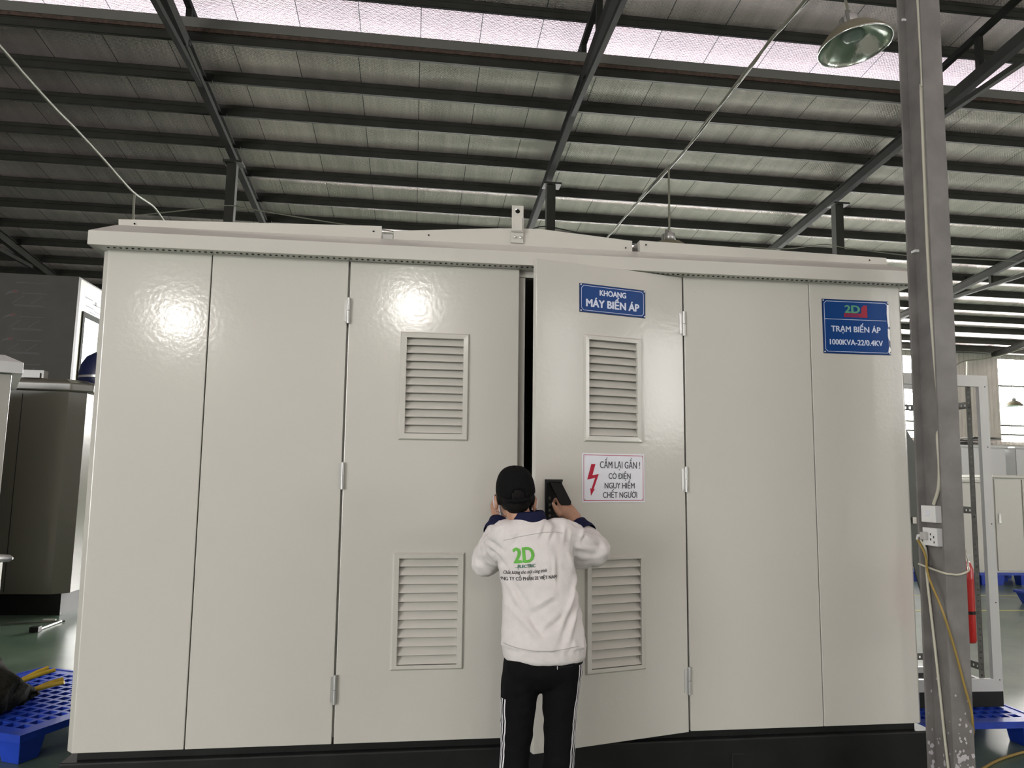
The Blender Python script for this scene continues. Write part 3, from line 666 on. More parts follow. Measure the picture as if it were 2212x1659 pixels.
wire('extension_cable', 'yellow and green cable hanging from the plug down the column', 'cable', [(2.452, -.205, 1.28), at(1999, 1200, Y=-.28), at(2006, 1245, Y=-.33), at(2036, 1320, Y=-.409), at(2063, 1405, Y=-.409), at(2083, 1480, Y=-.409), at(2097, 1530, Y=-.411), at(2101, 1560, Y=-.405), at(2100, 1590, Y=-.36), (2.575, -.25, .32), (2.575, -.2, .1), (2.62, -.15, .012)], .0055, M['yellowcable'])
wire('flex_cable', 'whitish cable running down the column web to the floor', 'cable', [(2.462, -.212, 1.28), at(2000, 1190, X=2.47), at(2003, 1250, X=2.478), at(2012, 1330, X=2.484), at(2020, 1400, X=2.484), at(2031, 1500, X=2.484), at(2044, 1620, X=2.484), (2.484, -.34, .1), (2.45, -.42, .012)], .0065, M['conduit'])
wire('tie_cord', 'pale cord tied round the column above the yellow cable', 'cord', [(2.458, -.198, 1.165), (2.447, -.30, 1.155), (2.446, -.40, 1.145), (2.47, -.406, 1.142), (2.50, -.407, 1.140), (2.53, -.407, 1.146), (2.561, -.402, 1.158), (2.60, -.35, 1.17), (2.66, -.27, 1.19), (2.684, -.225, 1.213), (2.69, -.22, 1.235)], .005, M['conduit'])
ex = thing('fire_extinguisher', 'small red fire extinguisher hanging behind the column', 'fire extinguisher', (2.686, -.22, .80))
part('cylinder', MB().lathe([(0, 0), (.028, .002), (.033, .012), (.033, .345), (.022, .375), (.012, .385), (0, .386)], seg=24), M['red'], ex)
part('strap', MB().lathe([(.0345, .135), (.0345, .150)], seg=24), M['black'], ex); part('valve', MB().lathe([(0, .38), (.013, .38), (.013, .405), (.007, .41), (0, .412)], seg=12).box(-.006, .026, -.006, .006, .405, .413), M['white'], ex)
part('label_sticker', MB().lathe([(.0335, .19), (.0335, .30)], seg=24), M['red'], ex)
# cable lying on the floor at the right
wire('floor_cable', 'yellowish cable lying on the green floor at the lower right corner', 'cable', [(3.0, .25, .012)] + [at(x, y, Z=.01) for x, y in ((2120, 1662), (2150, 1645), (2185, 1632), (2225, 1622), (2300, 1612))], .008, M['yellowcable'])

# ================================================================== PALLETS
def pallet(label, loc, rz, size=1.1, h=.15, group='blue plastic pallets'):
    """open grid deck, top rim and nine feet; origin in a bottom corner"""
    t = thing('plastic_pallet', label, 'pallet', loc, group); t.rotation_euler = (0, 0, rz)
    n = 14; c = size / n; holes = []
    for i in range(n):
        for j in range(n):
            if i in (0, n - 1) or j in (0, n - 1): continue
            holes.append((i * c + .012, (i + 1) * c - .012, j * c + .012, (j + 1) * c - .012))
    d = MB().holed(0, size, 0, size, -h, -h + .022, holes).grow(lambda p: Vector((p.x, p.z, -p.y)))
    part('deck', d, M['bluep'], t)
    r = MB()
    for a in (-.004, size - .016): r.box(a, a + .02, -.004, size + .004, h - .035, h + .004); r.box(.016, size - .016, a, a + .02, h - .035, h + .004)
    part('rim', r, M['bluep'], t)
    for i in range(3):
        for j in range(3):
            x = i * (size - .16) / 2; y = j * (size - .16) / 2
            f = MB(); f.add([(x + a * .16 + (.02 if a == 0 else -.02), y + b * .16 + (.02 if b == 0 else -.02), 0) for a, b in ((0, 0), (1, 0), (1, 1), (0, 1))] + [(x + a * .16, y + b * .16, h - .02) for a, b in ((0, 0), (1, 0), (1, 1), (0, 1))], [(3, 2, 1, 0), (4, 5, 6, 7), (0, 1, 5, 4), (1, 2, 6, 5), (2, 3, 7, 6), (3, 0, 4, 7)])
            part('foot', f, M['bluep'], t, .004)
    return t
pallet('blue plastic grid pallet on the floor at the lower left, tool bag on it', (-1.945, .75, 0), math.radians(65.2))
pallet('blue plastic pallet carrying the open rack behind the column', (2.76, .67, 0), 0, 1.09)
for x, lab in ((8.05, 'blue pallet far right under the pale cabinet seen through the rack'), (9.16, 'blue pallet far right under the beige two door cabinet'), (6.55, 'blue pallet in the distance seen between kiosk and column')):
    pallet(lab, (x, 7.6, 0), 0, 1.02, .19)

# ================================================================== OPEN RACK
rk = thing('equipment_rack', 'open light grey rack frame with perforated uprights behind the column', 'rack', (2.86, .95, .154))
def RK(name, m, mats, parent=None, bevel=0, label=None):
    local(m, (2.86, .95, .154)); return part(name, m, mats, parent or rk, bevel, label)
RX0, RX1, RY0, RY1, RZ0, RZ1 = 2.86, 3.80, .95, 1.40, .25, 2.275
RK('plinth', MB().box(RX0, RX1, RY0, RY1, .155, RZ0), M['black'], bevel=.003)
m = MB().holed(RX0, RX1, RZ0, RZ1, RY0, RY0 + .03, [(RX0 + .065, RX1 - .065, RZ0 + .075, RZ1 - .075)])
for z in (.32, .80, 1.30, 1.8, 2.2): m.lathe([(0, .001), (.004, .001), (.004, 0)], (RX1 - .022, RY0 - .0005, z), 8, 1, Matrix.Rotation(math.pi / 2, 3, 'X'))
RK('front_frame', m, [M['paint_light'], M['dark']])
RK('rear_frame', MB().holed(RX0, RX1, RZ0, RZ1, RY1 - .03, RY1, [(RX0 + .05, RX1 - .05, RZ0 + .05, RZ1 - .05)]), M['paint_light'], bevel=.003)
m = MB()
for x in (RX0, RX1 - .03):
    for z in (RZ0, RZ1 - .03): m.box(x, x + .03, RY0 + .03, RY1 - .03, z, z + .03)
RK('side_rails', m, M['paint_light'])
RK('floor_panel', MB().box(RX0 + .03, RX1 - .03, RY0 + .03, RY1 - .03, RZ0, RZ0 + .012), M['black'])
def perforated(x, y, za, zb, facing):
    hs = []; z = za + .02
    while z < zb - .03: hs.append((x + .012, x + .024, z, z + .013)); z += .036
    return MB().holed(x, x + .036, za, zb, y, y + .003, hs)
for x, y in ((RX1 - .115, RY0 + .06), (RX0 + .08, RY0 + .06), (RX1 - .115, RY1 - .08), (RX0 + .08, RY1 - .08)):
    u = RK('perforated_upright', perforated(x, y, RZ0 + .02, RZ1 - .03, 0).box(x + .033, x + .036, y, y + .03, RZ0 + .02, RZ1 - .03), M['upright'])
for z in (.36, 1.36, 2.06):                                         # side rails with holes, front to back
    hs = [(RY0 + .10 + k * .035, RY0 + .114 + k * .035, z + .014, z + .028) for k in range(7)]
    c = MB().holed(RY0 + .06, RY1 - .05, z, z + .045, 0, .003, hs).grow(lambda p: Vector((RX1 - .09 + p.y, p.x, p.z)))
    RK('perforated_crossbar', c, M['upright'])
    hs = [(RX0 + .13 + k * .035, RX0 + .144 + k * .035, z + .014, z + .028) for k in range(19)]
    RK('perforated_crossbar', MB().holed(RX0 + .1, RX1 - .09, z, z + .045, RY1 - .085, RY1 - .082, hs), M['upright'])
# a sheet standing between kiosk and rack
sh = thing('metal_sheet', 'grey green metal sheet leaning between kiosk and column', 'sheet', (3.0, .58, 0))
m = MB().prism([at(x, y, Y=.58) - Vector((3.0, .58, 0)) for x, y in ((1925, 920), (1960, 930), (1976, 958), (1988, 1010), (2012, 1150), (2040, 1330), (2090, 1600), (2095, 1638), (2062, 1638), (2020, 1400), (1988, 1272), (1966, 1190), (1925, 1120))], (0, .012, 0))
part('sheet', m, mat('panel_grey_green', (.12, .135, .12), .35), sh)
c_ = at(1975, 1124, Y=.57) - Vector((3.0, .58, 0)); part('latch', MB().box(c_.x - .012, c_.x + .012, c_.y - .004, c_.y + .008, c_.z - .018, c_.z + .018), M['chrome'], sh)

# ================================================================== FAR RIGHT CABINETS
def cabinet(label, x0, x1, y0, y1, z0, z1, doors=2, m_='beige', handle=True):
    t = thing('metal_cabinet', label, 'cabinet', (x0, y0, z0)); w = x1 - x0; h = z1 - z0; d = y1 - y0
    part('carcass', MB().box(0, w, .02, d, 0, h), M[m_], t)
    part('top_cap', MB().box(-.03, w + .03, -.03, d + .03, h, h + .045), M[m_], t, .006)
    dw = w / doors
    for k in range(doors):
        dr = part('door', MB().box(k * dw + .012, (k + 1) * dw - .012, 0, .02, .03, h - .02), M[m_], t, .004)
        if handle: part('handle', MB().box(k * dw + .05, k * dw + .085, -.02, 0, h * .52, h * .62), M['chrome'], dr)
    return t
cabinet('beige two door cabinet on a blue pallet at the right edge', 9.22, 10.2, 7.62, 8.5, .194, 1.68, 2)
cabinet('pale two door cabinet seen through the open rack', 8.1, 9.0, 7.62, 8.5, .194, 1.60, 2)
cabinet('pale cabinet in the far gap between kiosk and column', 6.6, 7.5, 7.62, 8.5, .194, 1.5, 2)
cabinet('long light grey switchgear cabinet in the far back, left of the dark gap', 9.2, 12.28, 11, 12.2, 0, 2.34, 3, 'paint_light')
cabinet('long light grey switchgear cabinet in the far back, right of the dark gap', 12.5, 15.6, 11, 12.2, 0, 2.34, 3, 'paint_light')
single('steel_pipe', MB().tube([(12.4, 11.3, 0), (12.4, 11.3, 2.38)], .05, 12), M['steel_dark'], 'dark upright pipe between the far grey switchgear cabinets', 'pipe', loc=(12.4, 11.3, 0))
# loose sheets on the far cabinets
m = MB(); rs = random.Random(3)
for k in range(7):
    x = 10.9 + rs.random() * .9; z = 2.39 + k * .028; a = rs.uniform(-.2, .2); m.prism([(x, 11.1, z), (x + .7, 11.2, z + a * .12), (x + .7, 11.6, z + a * .12), (x, 11.6, z)], (0, 0, .012))
single('metal_offcuts', m, M['steel_fascia'], 'loose pile of sheet offcuts on the far grey cabinets', 'offcuts', loc=(11, 11.3, 2.385), kind='stuff')
tr = thing('plastic_crate', 'blue open plastic tray on the floor at the right edge', 'crate', (8.1, 5.45, 0))
m = MB(); v = []
for z, e in ((0, .05), (.15, .0)):
    v += [(e, e, z), (.75 - e, e, z), (.75 - e, .5 - e, z), (e, .5 - e, z)]
for z, e in ((.15, .02), (.01, .07)):
    v += [(e, e, z), (.75 - e, e, z), (.75 - e, .5 - e, z), (e, .5 - e, z)]
m.add(v, [(3, 2, 1, 0)] + [(4 * a + i, 4 * a + (i + 1) % 4, 4 * a + 4 + (i + 1) % 4, 4 * a + 4 + i) for a in range(3) for i in range(4)] + [(12, 13, 14, 15)]); part('tray', m, M['bluep'], tr)
m = MB(); [m.box(*b) for b in ((-.02, .77, -.02, .01, .14, .175), (-.02, .77, .49, .52, .14, .175), (-.02, .01, .01, .49, .14, .175), (.74, .77, .01, .49, .14, .175))]; part('rim', m, M['bluep'], tr, .004)

# ================================================================== LEFT BACKGROUND
bo = thing('film_covered_booth', 'tall booth of dark panels covered with printed film, far left', 'booth', (-4.93, 8, 0))
def BO(name, m, mats, label=None, parent=None): local(m, (-4.93, 8, 0)); return part(name, m, mats, parent or bo, label=label)
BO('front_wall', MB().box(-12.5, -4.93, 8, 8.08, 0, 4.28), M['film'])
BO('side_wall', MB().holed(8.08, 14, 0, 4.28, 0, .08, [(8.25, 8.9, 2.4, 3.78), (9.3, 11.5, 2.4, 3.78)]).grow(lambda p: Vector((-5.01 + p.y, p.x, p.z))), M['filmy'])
BO('roof', MB().box(-12.5, -4.93, 8, 14, 4.28, 4.30), M['film'])
w = BO('window_frame', MB().holed(8.2, 8.95, 2.35, 3.83, 0, .03, [(8.27, 8.88, 2.42, 3.76)]).grow(lambda p: Vector((-4.94 + p.y, p.x, p.z))), M['steel_dark'])
BO('pane', MB().box(-4.97, -4.96, 8.25, 8.9, 2.4, 3.78), mat('booth_pane', (.9, .93, .95), .3, emit=(.95, .98, 1), emit_s=1.6), parent=w)
m = MB()
for r in range(12):
    for c in range(9):
        x = -5.83 - c * .70 + r * -.0; z = 4.02 - r * .345 - (.0 if c % 2 == 0 else .0)
        if z < .3: continue
        y = 7.998
        m.add([(x - .09, y, z - .05), (x - .05, y, z), (x + .03, y, z + .035), (x + .09, y, z + .035), (x + .07, y, z + .0), (x, y, z - .005), (x - .06, y, z - .03)], [(0, 1, 2, 3, 4, 5, 6)], 0)
        if x + .02 < -4.95: m.add([(x + .02, y - .001, z + .03), (x + .085, y - .001, z + .03), (x + .07, y - .001, z + .005), (x + .02, y - .001, z + .005)], [(0, 1, 2, 3)], 1)
        for a, b, zz in ((.14, .48, -.0), (.05, .44, -.175), (.05, .46, .155)):
            if x + b < -4.94: m.box(x + a, x + b, y - .0005, y, z + zz - .009, z + zz, 0)
        for a in (.02, .27):
            if x + a + .16 < -4.94: m.prism([(x + a, y, z - .155), (x + a + .006, y, z - .163), (x + a + .15, y, z - .05), (x + a + .144, y, z - .045)], (0, -.0005, 0), 0)
BO('film_print', m, [M['filmink'], M['filmred']], 'rows of small flags and dashes printed on the film').__setitem__('kind', 'stuff')
m = MB()
for y_, z_ in ((8.25, 4.05), (8.55, 4.0), (8.3, 3.93), (8.42, 3.86), (8.6, 3.9)):
    m.box(-4.929, -4.928, y_, y_ + .28, z_, z_ + .015)
m.box(-4.929, -4.928, 8.62, 8.68, 4.0, 4.06); BO('film_print', m, M['filmink']).__setitem__('kind', 'stuff')

dk = thing('transformer_kiosk', 'dark grey kiosk cabinet with rounded cap behind the left pallet', 'transformer kiosk', (-3.60, 5.0, 0), 'kiosks in the background')
def DK(name, m, mats, bevel=0): local(m, (-3.60, 5.0, 0)); return part(name, m, mats, dk, bevel)
m = MB(); DK('plinth', m.box(-7.0, -3.58, 5.06, 8.0 - .15, .03 * 0, .22), M['black'])
m = MB().prism([(x, y, .22) for x, y in ((-7, 5.0), (-3.66, 5.0), (-3.52, 5.12), (-3.52, 7.8), (-7, 7.8))], (0, 0, 2.13)); DK('body', m, M['paint_dark'], .004)
m = MB(); r1 = [(-7.05, 4.94), (-3.62, 4.94), (-3.44, 5.08), (-3.44, 7.86), (-7.05, 7.86)]; r2 = [(-7.0, 5.06), (-3.72, 5.06), (-3.58, 5.2), (-3.58, 7.75), (-7.0, 7.75)]
m.add([(x, y, 2.34) for x, y in r1] + [(x, y, 2.425) for x, y in r1] + [(x, y, 2.475) for x, y in r2], [(4, 3, 2, 1, 0)] + [(i, (i + 1) % 5, 5 + (i + 1) % 5, 5 + i) for i in range(5)] + [(5 + i, 5 + (i + 1) % 5, 10 + (i + 1) % 5, 10 + i) for i in range(5)] + [(10, 11, 12, 13, 14)]); DK('roof_cap', m, M['paint_dark'], .012)
for x in (-4.12, -5.6): DK('seam', MB().box(x, x + .006, 4.997, 5.0, .24, 2.3), M['dark'])
tk = thing('plastic_tank', 'dark blue rounded tank standing on the dark grey kiosk roof', 'tank', (-3.62, 5.9, 2.47))
part('drum', MB().lathe([(0, 0), (.30, .0), (.31, .02), (.31, .17), (.29, .27), (.24, .36), (.15, .42), (0, .44)], seg=36), M['navyp'], tk); part('band', MB().lathe([(.313, .10), (.313, .125)], seg=36), M['galv'], tk)
single('angle_bracket', MB().box(-4.18, -3.95, 5.05, 5.15, 2.476, 2.56).box(-4.14, -3.98, 5.03, 5.05, 2.476, 2.53), M['paint_dark'], 'small grey bracket on the dark kiosk roof left of the blue tank', 'bracket', loc=(-4.06, 5.1, 2.476))
lk2 = thing('transformer_kiosk', 'pale grey kiosk cut by the left edge, shiny cap', 'transformer kiosk', (-3.26, 3.0, 0), 'kiosks in the background')
def LK(name, m, mats, bevel=0): local(m, (-3.26, 3.0, 0)); return part(name, m, mats, lk2, bevel)
LK('body', MB().box(-5.6, -3.262, 3.0, 4.6, .2, 2.28), M['paint_dull'], .006); LK('plinth', MB().box(-5.6, -3.3, 3.05, 4.55, 0, .2), M['black'])
m = MB(); r1 = [(-5.7, 2.93), (-3.19, 2.93), (-3.19, 4.68), (-5.7, 4.68)]; r2 = [(-5.6, 3.05), (-3.32, 3.05), (-3.32, 4.56), (-5.6, 4.56)]
m.add([(x, y, 2.285) for x, y in r1] + [(x, y, 2.375) for x, y in r1] + [(x, y, 2.44) for x, y in r2], [(3, 2, 1, 0)] + [(4 * a + i, 4 * a + (i + 1) % 4, 4 * a + 4 + (i + 1) % 4, 4 * a + 4 + i) for a in range(2) for i in range(4)] + [(8, 9, 10, 11)]); LK('roof_cap', m, M['paint_light'], .004)
lk2.rotation_euler = (0, 0, math.radians(27))
wr = thing('wrapped_roll', 'end of a plastic wrapped roll on a grey stand at the left edge', 'roll', (-3.02, 2.5, 0))
part('roll', MB().tube([(-.5, 0, .86), (.02, 0, .86), (.075, 0, .86), (.10, 0, .86)], [.03, .03, .026, .008], 14), M['galv'], wr); part('stand', MB().box(-.34, .02, -.03, .03, 0, .835), M['paint_dull'], wr, .004)
wr.location = (-2.985, 2.5, 0)
# tools on the left pallet
bg = thing('tool_bag', 'dark crumpled canvas tool bag on the left blue pallet', 'bag', (-2.34, 1.12, .155))
def noisy(mb, amp, sc, seed):
    return mb.grow(lambda p: p + Vector(noise.noise_vector(p * sc + Vector((seed, 0, 0)))) * amp)
m = MB().lathe([(0, 0), (.17, .005), (.2, .06), (.19, .14), (.15, .21), (.08, .26), (0, .27)], seg=40); m.grow(lambda p: Vector((p.x * 1.0, p.y * 1.2, p.z))); noisy(m, .07, 9, 3); m.grow(lambda p: Vector((p.x, p.y, max(p.z, .002)))); part('bag_body', m, M['bag'], bg)
m = MB().lathe([(0, 0), (.10, .004), (.12, .04), (.09, .08), (0, .10)], (.07, .24, 0), seg=30); noisy(m, .05, 12, 9); m.grow(lambda p: Vector((p.x, p.y, max(p.z, .002)))); part('flap', m, M['bag'], bg)
def cutter(label, loc, rz, n):
    t = thing('bolt_cutter', label, 'tool', loc); t.rotation_euler = (0, -.25, rz)
    part('handle', MB().tube([(0, -.012, .03), (.10, -.03, .035), (.18, -.045, .03)], [.012, .014, .012], 10), M['yellow'], t)
    part('handle', MB().tube([(0, .012, .03), (.10, .03, .035), (.17, .05, .03)], [.012, .014, .012], 10), M['yellow'], t)
    part('jaw', MB().box(-.10, .005, -.02, .02, .018, .042), M['black'], t, .004)
    return t
cutter('yellow handled pliers on the tool bag, the nearer pair', (-2.20, 1.42, .17), .35, 2)
cutter('yellow handled pliers on the tool bag, the further pair', (-2.33, 1.58, .19), .75, 2)
st = thing('steel_rod_tool', 'short steel tool lying on the green floor before the dark kiosk', 'tool', (-3.42, 4.25, 0))
part('rod', MB().tube([(-.0, .0, .012), (.02, .42, .012)], .012, 8), M['galv'], st); part('cross_rod', MB().tube([(-.45, .30, .01), (.05, .44, .01)], .007, 8), M['steel_fascia'], st); part('head', MB().box(-.05, .03, -.08, .0, .0, .05), M['black'], st, .004)
single('wood_strip', MB().box(-3.62, -3.5, 5.28 - .5, 5.30 - .5, 0, .012), M['beige'], 'short pale strip on the floor at the dark kiosk corner', 'strip', loc=(-3.56, 4.79, 0))

# ================================================================== THE PERSON
person = thing('person', 'person in black cap, white work jacket and striped black trousers opening the kiosk lock', 'person', (.55, -.5, 0))
PO = Vector((.55, -.5, 0))
def capsule(m, p, q, r0, r1, seg=20, squash=None):
    """closed tapered limb piece with round ends; squash = (axis, factor) flattens it"""
    p = Vector(p); q = Vector(q); d = (q - p); L_ = d.length; d.normalize(); a = d.orthogonal().normalized(); b = d.cross(a)
    prof = [(0.0001, -r0)] + [(r0 * math.cos(t), r0 * math.sin(t)) for t in [-math.pi / 2 + math.pi / 2 * k / 4 for k in range(1, 5)]] + [(r1 * math.cos(t), L_ + r1 * math.sin(t)) for t in [math.pi / 2 * k / 4 for k in range(0, 4)]] + [(0.0001, L_ + r1)]
    v = []
    for r, h in prof:
        for k in range(seg):
            t = 2 * math.pi * k / seg; o = (a * math.cos(t) + b * math.sin(t)) * r
            if squash: ax = Vector(squash[0]).normalized(); o -= ax * o.dot(ax) * (1 - squash[1])
            v.append(p + d * h + o)
    n = len(prof)
    f = [(i * seg + k, i * seg + (k + 1) % seg, (i + 1) * seg + (k + 1) % seg, (i + 1) * seg + k) for i in range(n - 1) for k in range(seg)] + [tuple(range(seg))[::-1], tuple(range((n - 1) * seg, n * seg))]
    return m.add(v, f)
def ell(m, c, r, rot=None, seg=24):
    c = Vector(c); v = []; n = 12
    for i in range(n + 1):
        t = -math.pi / 2 + math.pi * i / n; rr = max(math.cos(t), .0005)
        for k in range(seg):
            u = 2 * math.pi * k / seg; p = Vector((r[0] * rr * math.cos(u), r[1] * rr * math.sin(u), r[2] * math.sin(t))); v.append(c + (rot @ p if rot else p))
    f = [(i * seg + k, i * seg + (k + 1) % seg, (i + 1) * seg + (k + 1) % seg, (i + 1) * seg + k) for i in range(n) for k in range(seg)] + [tuple(range(seg))[::-1], tuple(range(n * seg, (n + 1) * seg))]
    return m.add(v, f)
def loft(m, rings, seg=40, pw=2.0):
    """rings of (centre, rx, ry, yaw); superellipse sections"""
    v = []
    for c, rx, ry, yaw in rings:
        c = Vector(c)
        for k in range(seg):
            t = 2 * math.pi * k / seg; cc, ss = math.cos(t), math.sin(t)
            x = rx * abs(cc) ** (2 / pw) * (1 if cc > 0 else -1); y = ry * abs(ss) ** (2 / pw) * (1 if ss > 0 else -1)
            v.append(c + Vector((x * math.cos(yaw) - y * math.sin(yaw), x * math.sin(yaw) + y * math.cos(yaw), 0)))
    n = len(rings)
    f = [(i * seg + k, i * seg + (k + 1) % seg, (i + 1) * seg + (k + 1) % seg, (i + 1) * seg + k) for i in range(n - 1) for k in range(seg)] + [tuple(range(seg))[::-1], tuple(range((n - 1) * seg, n * seg))]
    return m.add(v, f)
def fuse(name, mb, voxel, smooth=6):
    """melt overlapping closed pieces into one continuous skin"""
    me = mb.mesh(name + '_raw', []); o = bpy.data.objects.new(name + '_raw', me); COL.objects.link(o)
    r = o.modifiers.new('r', 'REMESH'); r.mode = 'VOXEL'; r.voxel_size = voxel; r.use_smooth_shade = True
    if smooth: s = o.modifiers.new('s', 'SMOOTH'); s.factor = .5; s.iterations = smooth
    dg = bpy.context.evaluated_depsgraph_get(); dg.update(); out = bpy.data.meshes.new_from_object(o.evaluated_get(dg)); out.name = name
    bpy.data.objects.remove(o); bpy.data.meshes.remove(me)
    for p in out.polygons: p.use_smooth = True
    return out
def bvh_of(me):
    return BVHTree.FromPolygons([v.co.copy() for v in me.vertices], [tuple(p.vertices) for p in me.polygons])
def wear(name, me, m_, parent=None, label=None):
    for v in me.vertices: v.co -= PO
    me.materials.clear(); me.materials.append(m_)
    o = bpy.data.objects.new(name, me); COL.objects.link(o); o.parent = parent or person
    if label: o['label'] = label
    return o

# joints --------------------------------------------------------------
HEAD = Vector((.455, -.455, 1.475)); NECK = Vector((.495, -.49, 1.36))
SL_ = Vector((.425, -.485, 1.295)); EL = Vector((.362, -.29, 1.175)); WL = Vector((.425, -.135, 1.345))
SR_ = Vector((.645, -.475, 1.30)); ER = Vector((.825, -.40, 1.232)); WR = Vector((.746, -.272, 1.352))
HL = Vector((.500, -.50, .83)); HR = Vector((.648, -.50, .83))
KL = Vector((.470, -.49, .44)); KR = Vector((.650, -.50, .44)); AL = Vector((.452, -.53, .07)); AR = Vector((.612, -.53, .07))

# one continuous body
b = MB()
hr = Matrix.Rotation(math.radians(14), 3, 'X')
ell(b, HEAD + Vector((0, -.005, .012)), (.074, .092, .098), hr)               # skull
ell(b, HEAD + Vector((0, .045, -.055)), (.056, .055, .062), hr)               # face and jaw
ell(b, HEAD + Vector((0, .098, -.045)), (.011, .016, .024))                   # nose
ell(b, HEAD + Vector((0, .088, -.085)), (.022, .010, .007))                   # mouth
for s in (-1, 1):
    ell(b, HEAD + Vector((s * .030, .083, -.012)), (.013, .008, .007))        # eyes
    ell(b, HEAD + Vector((s * .083, -.006, -.046)), (.013, .019, .032), Matrix.Rotation(-.3 * s, 3, 'Z'))   # ears
capsule(b, NECK + Vector((0, 0, -.06)), HEAD + Vector((0, -.02, -.05)), .052, .048)
loft(b, [((.575, -.50, .80), .13, .085, 0), ((.575, -.50, .95), .125, .08, 0), ((.56, -.50, 1.10), .125, .085, 0), ((.54, -.49, 1.24), .135, .085, 0), ((.53, -.49, 1.31), .12, .07, 0), ((.51, -.49, 1.35), .06, .05, 0)])
for S, E_, W in ((SL_, EL, WL), (SR_, ER, WR)): capsule(b, S, E_, .045, .036); capsule(b, E_, W, .036, .025)
for H, K_, A_ in ((HL, KL, AL), (HR, KR, AR)): capsule(b, H, K_, .068, .045); capsule(b, K_, A_, .043, .032); capsule(b, A_ + Vector((0, -.01, -.03)), A_ + Vector((.0, .14, -.042)), .03, .022)
# right hand: palm edge on, fingers curled up under the lever, thumb pointing up at its side
def finger(m, pts, r): 
    for i in range(len(pts) - 1): capsule(m, pts[i], pts[i + 1], r[i], r[i + 1], 12)
PR = Vector((.716, -.247, 1.381))
capsule(b, WR, PR + Vector((.006, 0, -.004)), .026, .029, squash=((.35, .8, -.2), .62))
capsule(b, WR + Vector((-.006, -.004, .012)), PR + Vector((-.022, .0, .024)), .024, .024, squash=((.35, .8, -.2), .62))
capsule(b, WR + Vector((.012, .004, .012)), PR + Vector((.014, .006, .024)), .024, .022, squash=((.35, .8, -.2), .62))
for k, (x, y, z, ln) in enumerate(((-.030, -.002, .034, 1.0), (-.012, .002, .038, 1.08), (.006, .006, .036, 1.02), (.022, .010, .028, .86))):
    a = PR + Vector((x, y, z)); c = a + Vector((-.004, .016, .024)) * ln; d_ = c + Vector((-.010, .020, .004)) * ln; e = d_ + Vector((-.008, .006, -.018)) * ln
    finger(b, [a, c, d_, e], [.0095, .0088, .008, .0072])
finger(b, [PR + Vector((-.030, -.004, -.004)), PR + Vector((-.048, -.004, .016)), PR + Vector((-.060, .002, .042))], [.013, .0105, .0085])
# left hand: resting on the closed leaf, fingers spread upward against the steel
PL = Vector((.430, -.085, 1.392))
capsule(b, WL, PL, .025, .030, squash=((.1, .9, -.35), .58)); capsule(b, WL + Vector((.012, .01, .01)), PL + Vector((.022, .008, .012)), .022, .022, squash=((.1, .9, -.35), .58)); capsule(b, WL + Vector((-.012, .008, .01)), PL + Vector((-.020, .008, .012)), .022, .022, squash=((.1, .9, -.35), .58))
for k, (x, ln, sp) in enumerate(((-.030, .82, -.30), (-.011, 1.0, -.1), (.009, 1.07, .08), (.028, .95, .24))):
    a = PL + Vector((x + .004, .018, .026)); c = a + Vector((sp * .03 + .020, .030, .026)) * ln; d_ = c + Vector((sp * .02 + .014, .020, .012)) * ln; e = d_ + Vector((sp * .01 + .012, .005, .012)) * ln
    finger(b, [a, c, d_, e], [.0095, .0088, .008, .0072])
finger(b, [PL + Vector((.022, .004, -.012)), PL + Vector((.045, .022, .008)), PL + Vector((.058, .045, .028))], [.013, .0105, .0085])
body_me = fuse('body', b, .0042, 4)
wear('body', body_me, M['skin'])
# finger nails
m = MB(); thumb = PR + Vector((-.064, -.005, .042)); ell(m, thumb, (.003, .005, .006)); m.grow(lambda p: p - PO); part('thumb_nail', m, mat('nail', (.55, .36, .3), .35), person)

# hair below the cap
h = MB(); ell(h, HEAD + Vector((0, -.014, .002)), (.0765, .093, .094), hr); ell(h, HEAD + Vector((0, -.052, -.050)), (.052, .040, .040))
for s in (-1, 1): ell(h, HEAD + Vector((s * .070, -.015, -.025)), (.012, .030, .030))
wear('hair', fuse('hair', h, .005, 3), M['hair'])
# cap: crown with the little arch at the back, strap, button, peak
c = MB(); seg = 48; rows = 14; v = []
axis = Matrix.Rotation(math.radians(10), 3, 'X') @ Matrix.Rotation(math.radians(-6), 3, 'Y')
for i in range(rows + 1):
    t = (math.pi / 2) * i / rows
    for k in range(seg):
        u = 2 * math.pi * k / seg; z = .107 * math.sin(t) ** .95 if i else 0; r_ = max(math.cos(t) ** .72, .001)
        drop = -.012 if math.sin(u) < 0 else 0
        v.append(HEAD + Vector((0, -.008, .004)) + axis @ Vector((  .083 * r_ * math.cos(u), .104 * r_ * math.sin(u), z + drop * (1 - i / rows) * abs(math.sin(u)))))
fs = []
for i in range(rows):
    for k in range(seg):
        u = 2 * math.pi * (k + .5) / seg
        if i < 3 and abs(u - math.pi * 1.5) < (.42, .40, .26)[i]: continue    # the arch
        fs.append((i * seg + k, i * seg + (k + 1) % seg, (i + 1) * seg + (k + 1) % seg, (i + 1) * seg + k))
c.add(v, fs, 0, True); c.grow(lambda p: p - PO)
cap = part('cap', c, M['capm'], person); so_ = cap.modifiers.new('thick', 'SOLIDIFY'); so_.thickness = .003
m = MB(); R2 = lambda u, z, k=1.0: HEAD + Vector((0, -.008, .004)) + axis @ Vector((.084 * k * math.cos(u), .105 * k * math.sin(u), z))
us = [math.pi * 1.5 - .62 + 1.24 * k / 12 for k in range(13)]
m.add([R2(u, -.026) for u in us] + [R2(u, -.010) for u in us], [(k, k + 1, 13 + k + 1, 13 + k) for k in range(12)], 0, True); m.grow(lambda p: p - PO)
st_ = part('cap_strap', m, M['capm'], cap); st_.modifiers.new('t', 'SOLIDIFY').thickness = .003
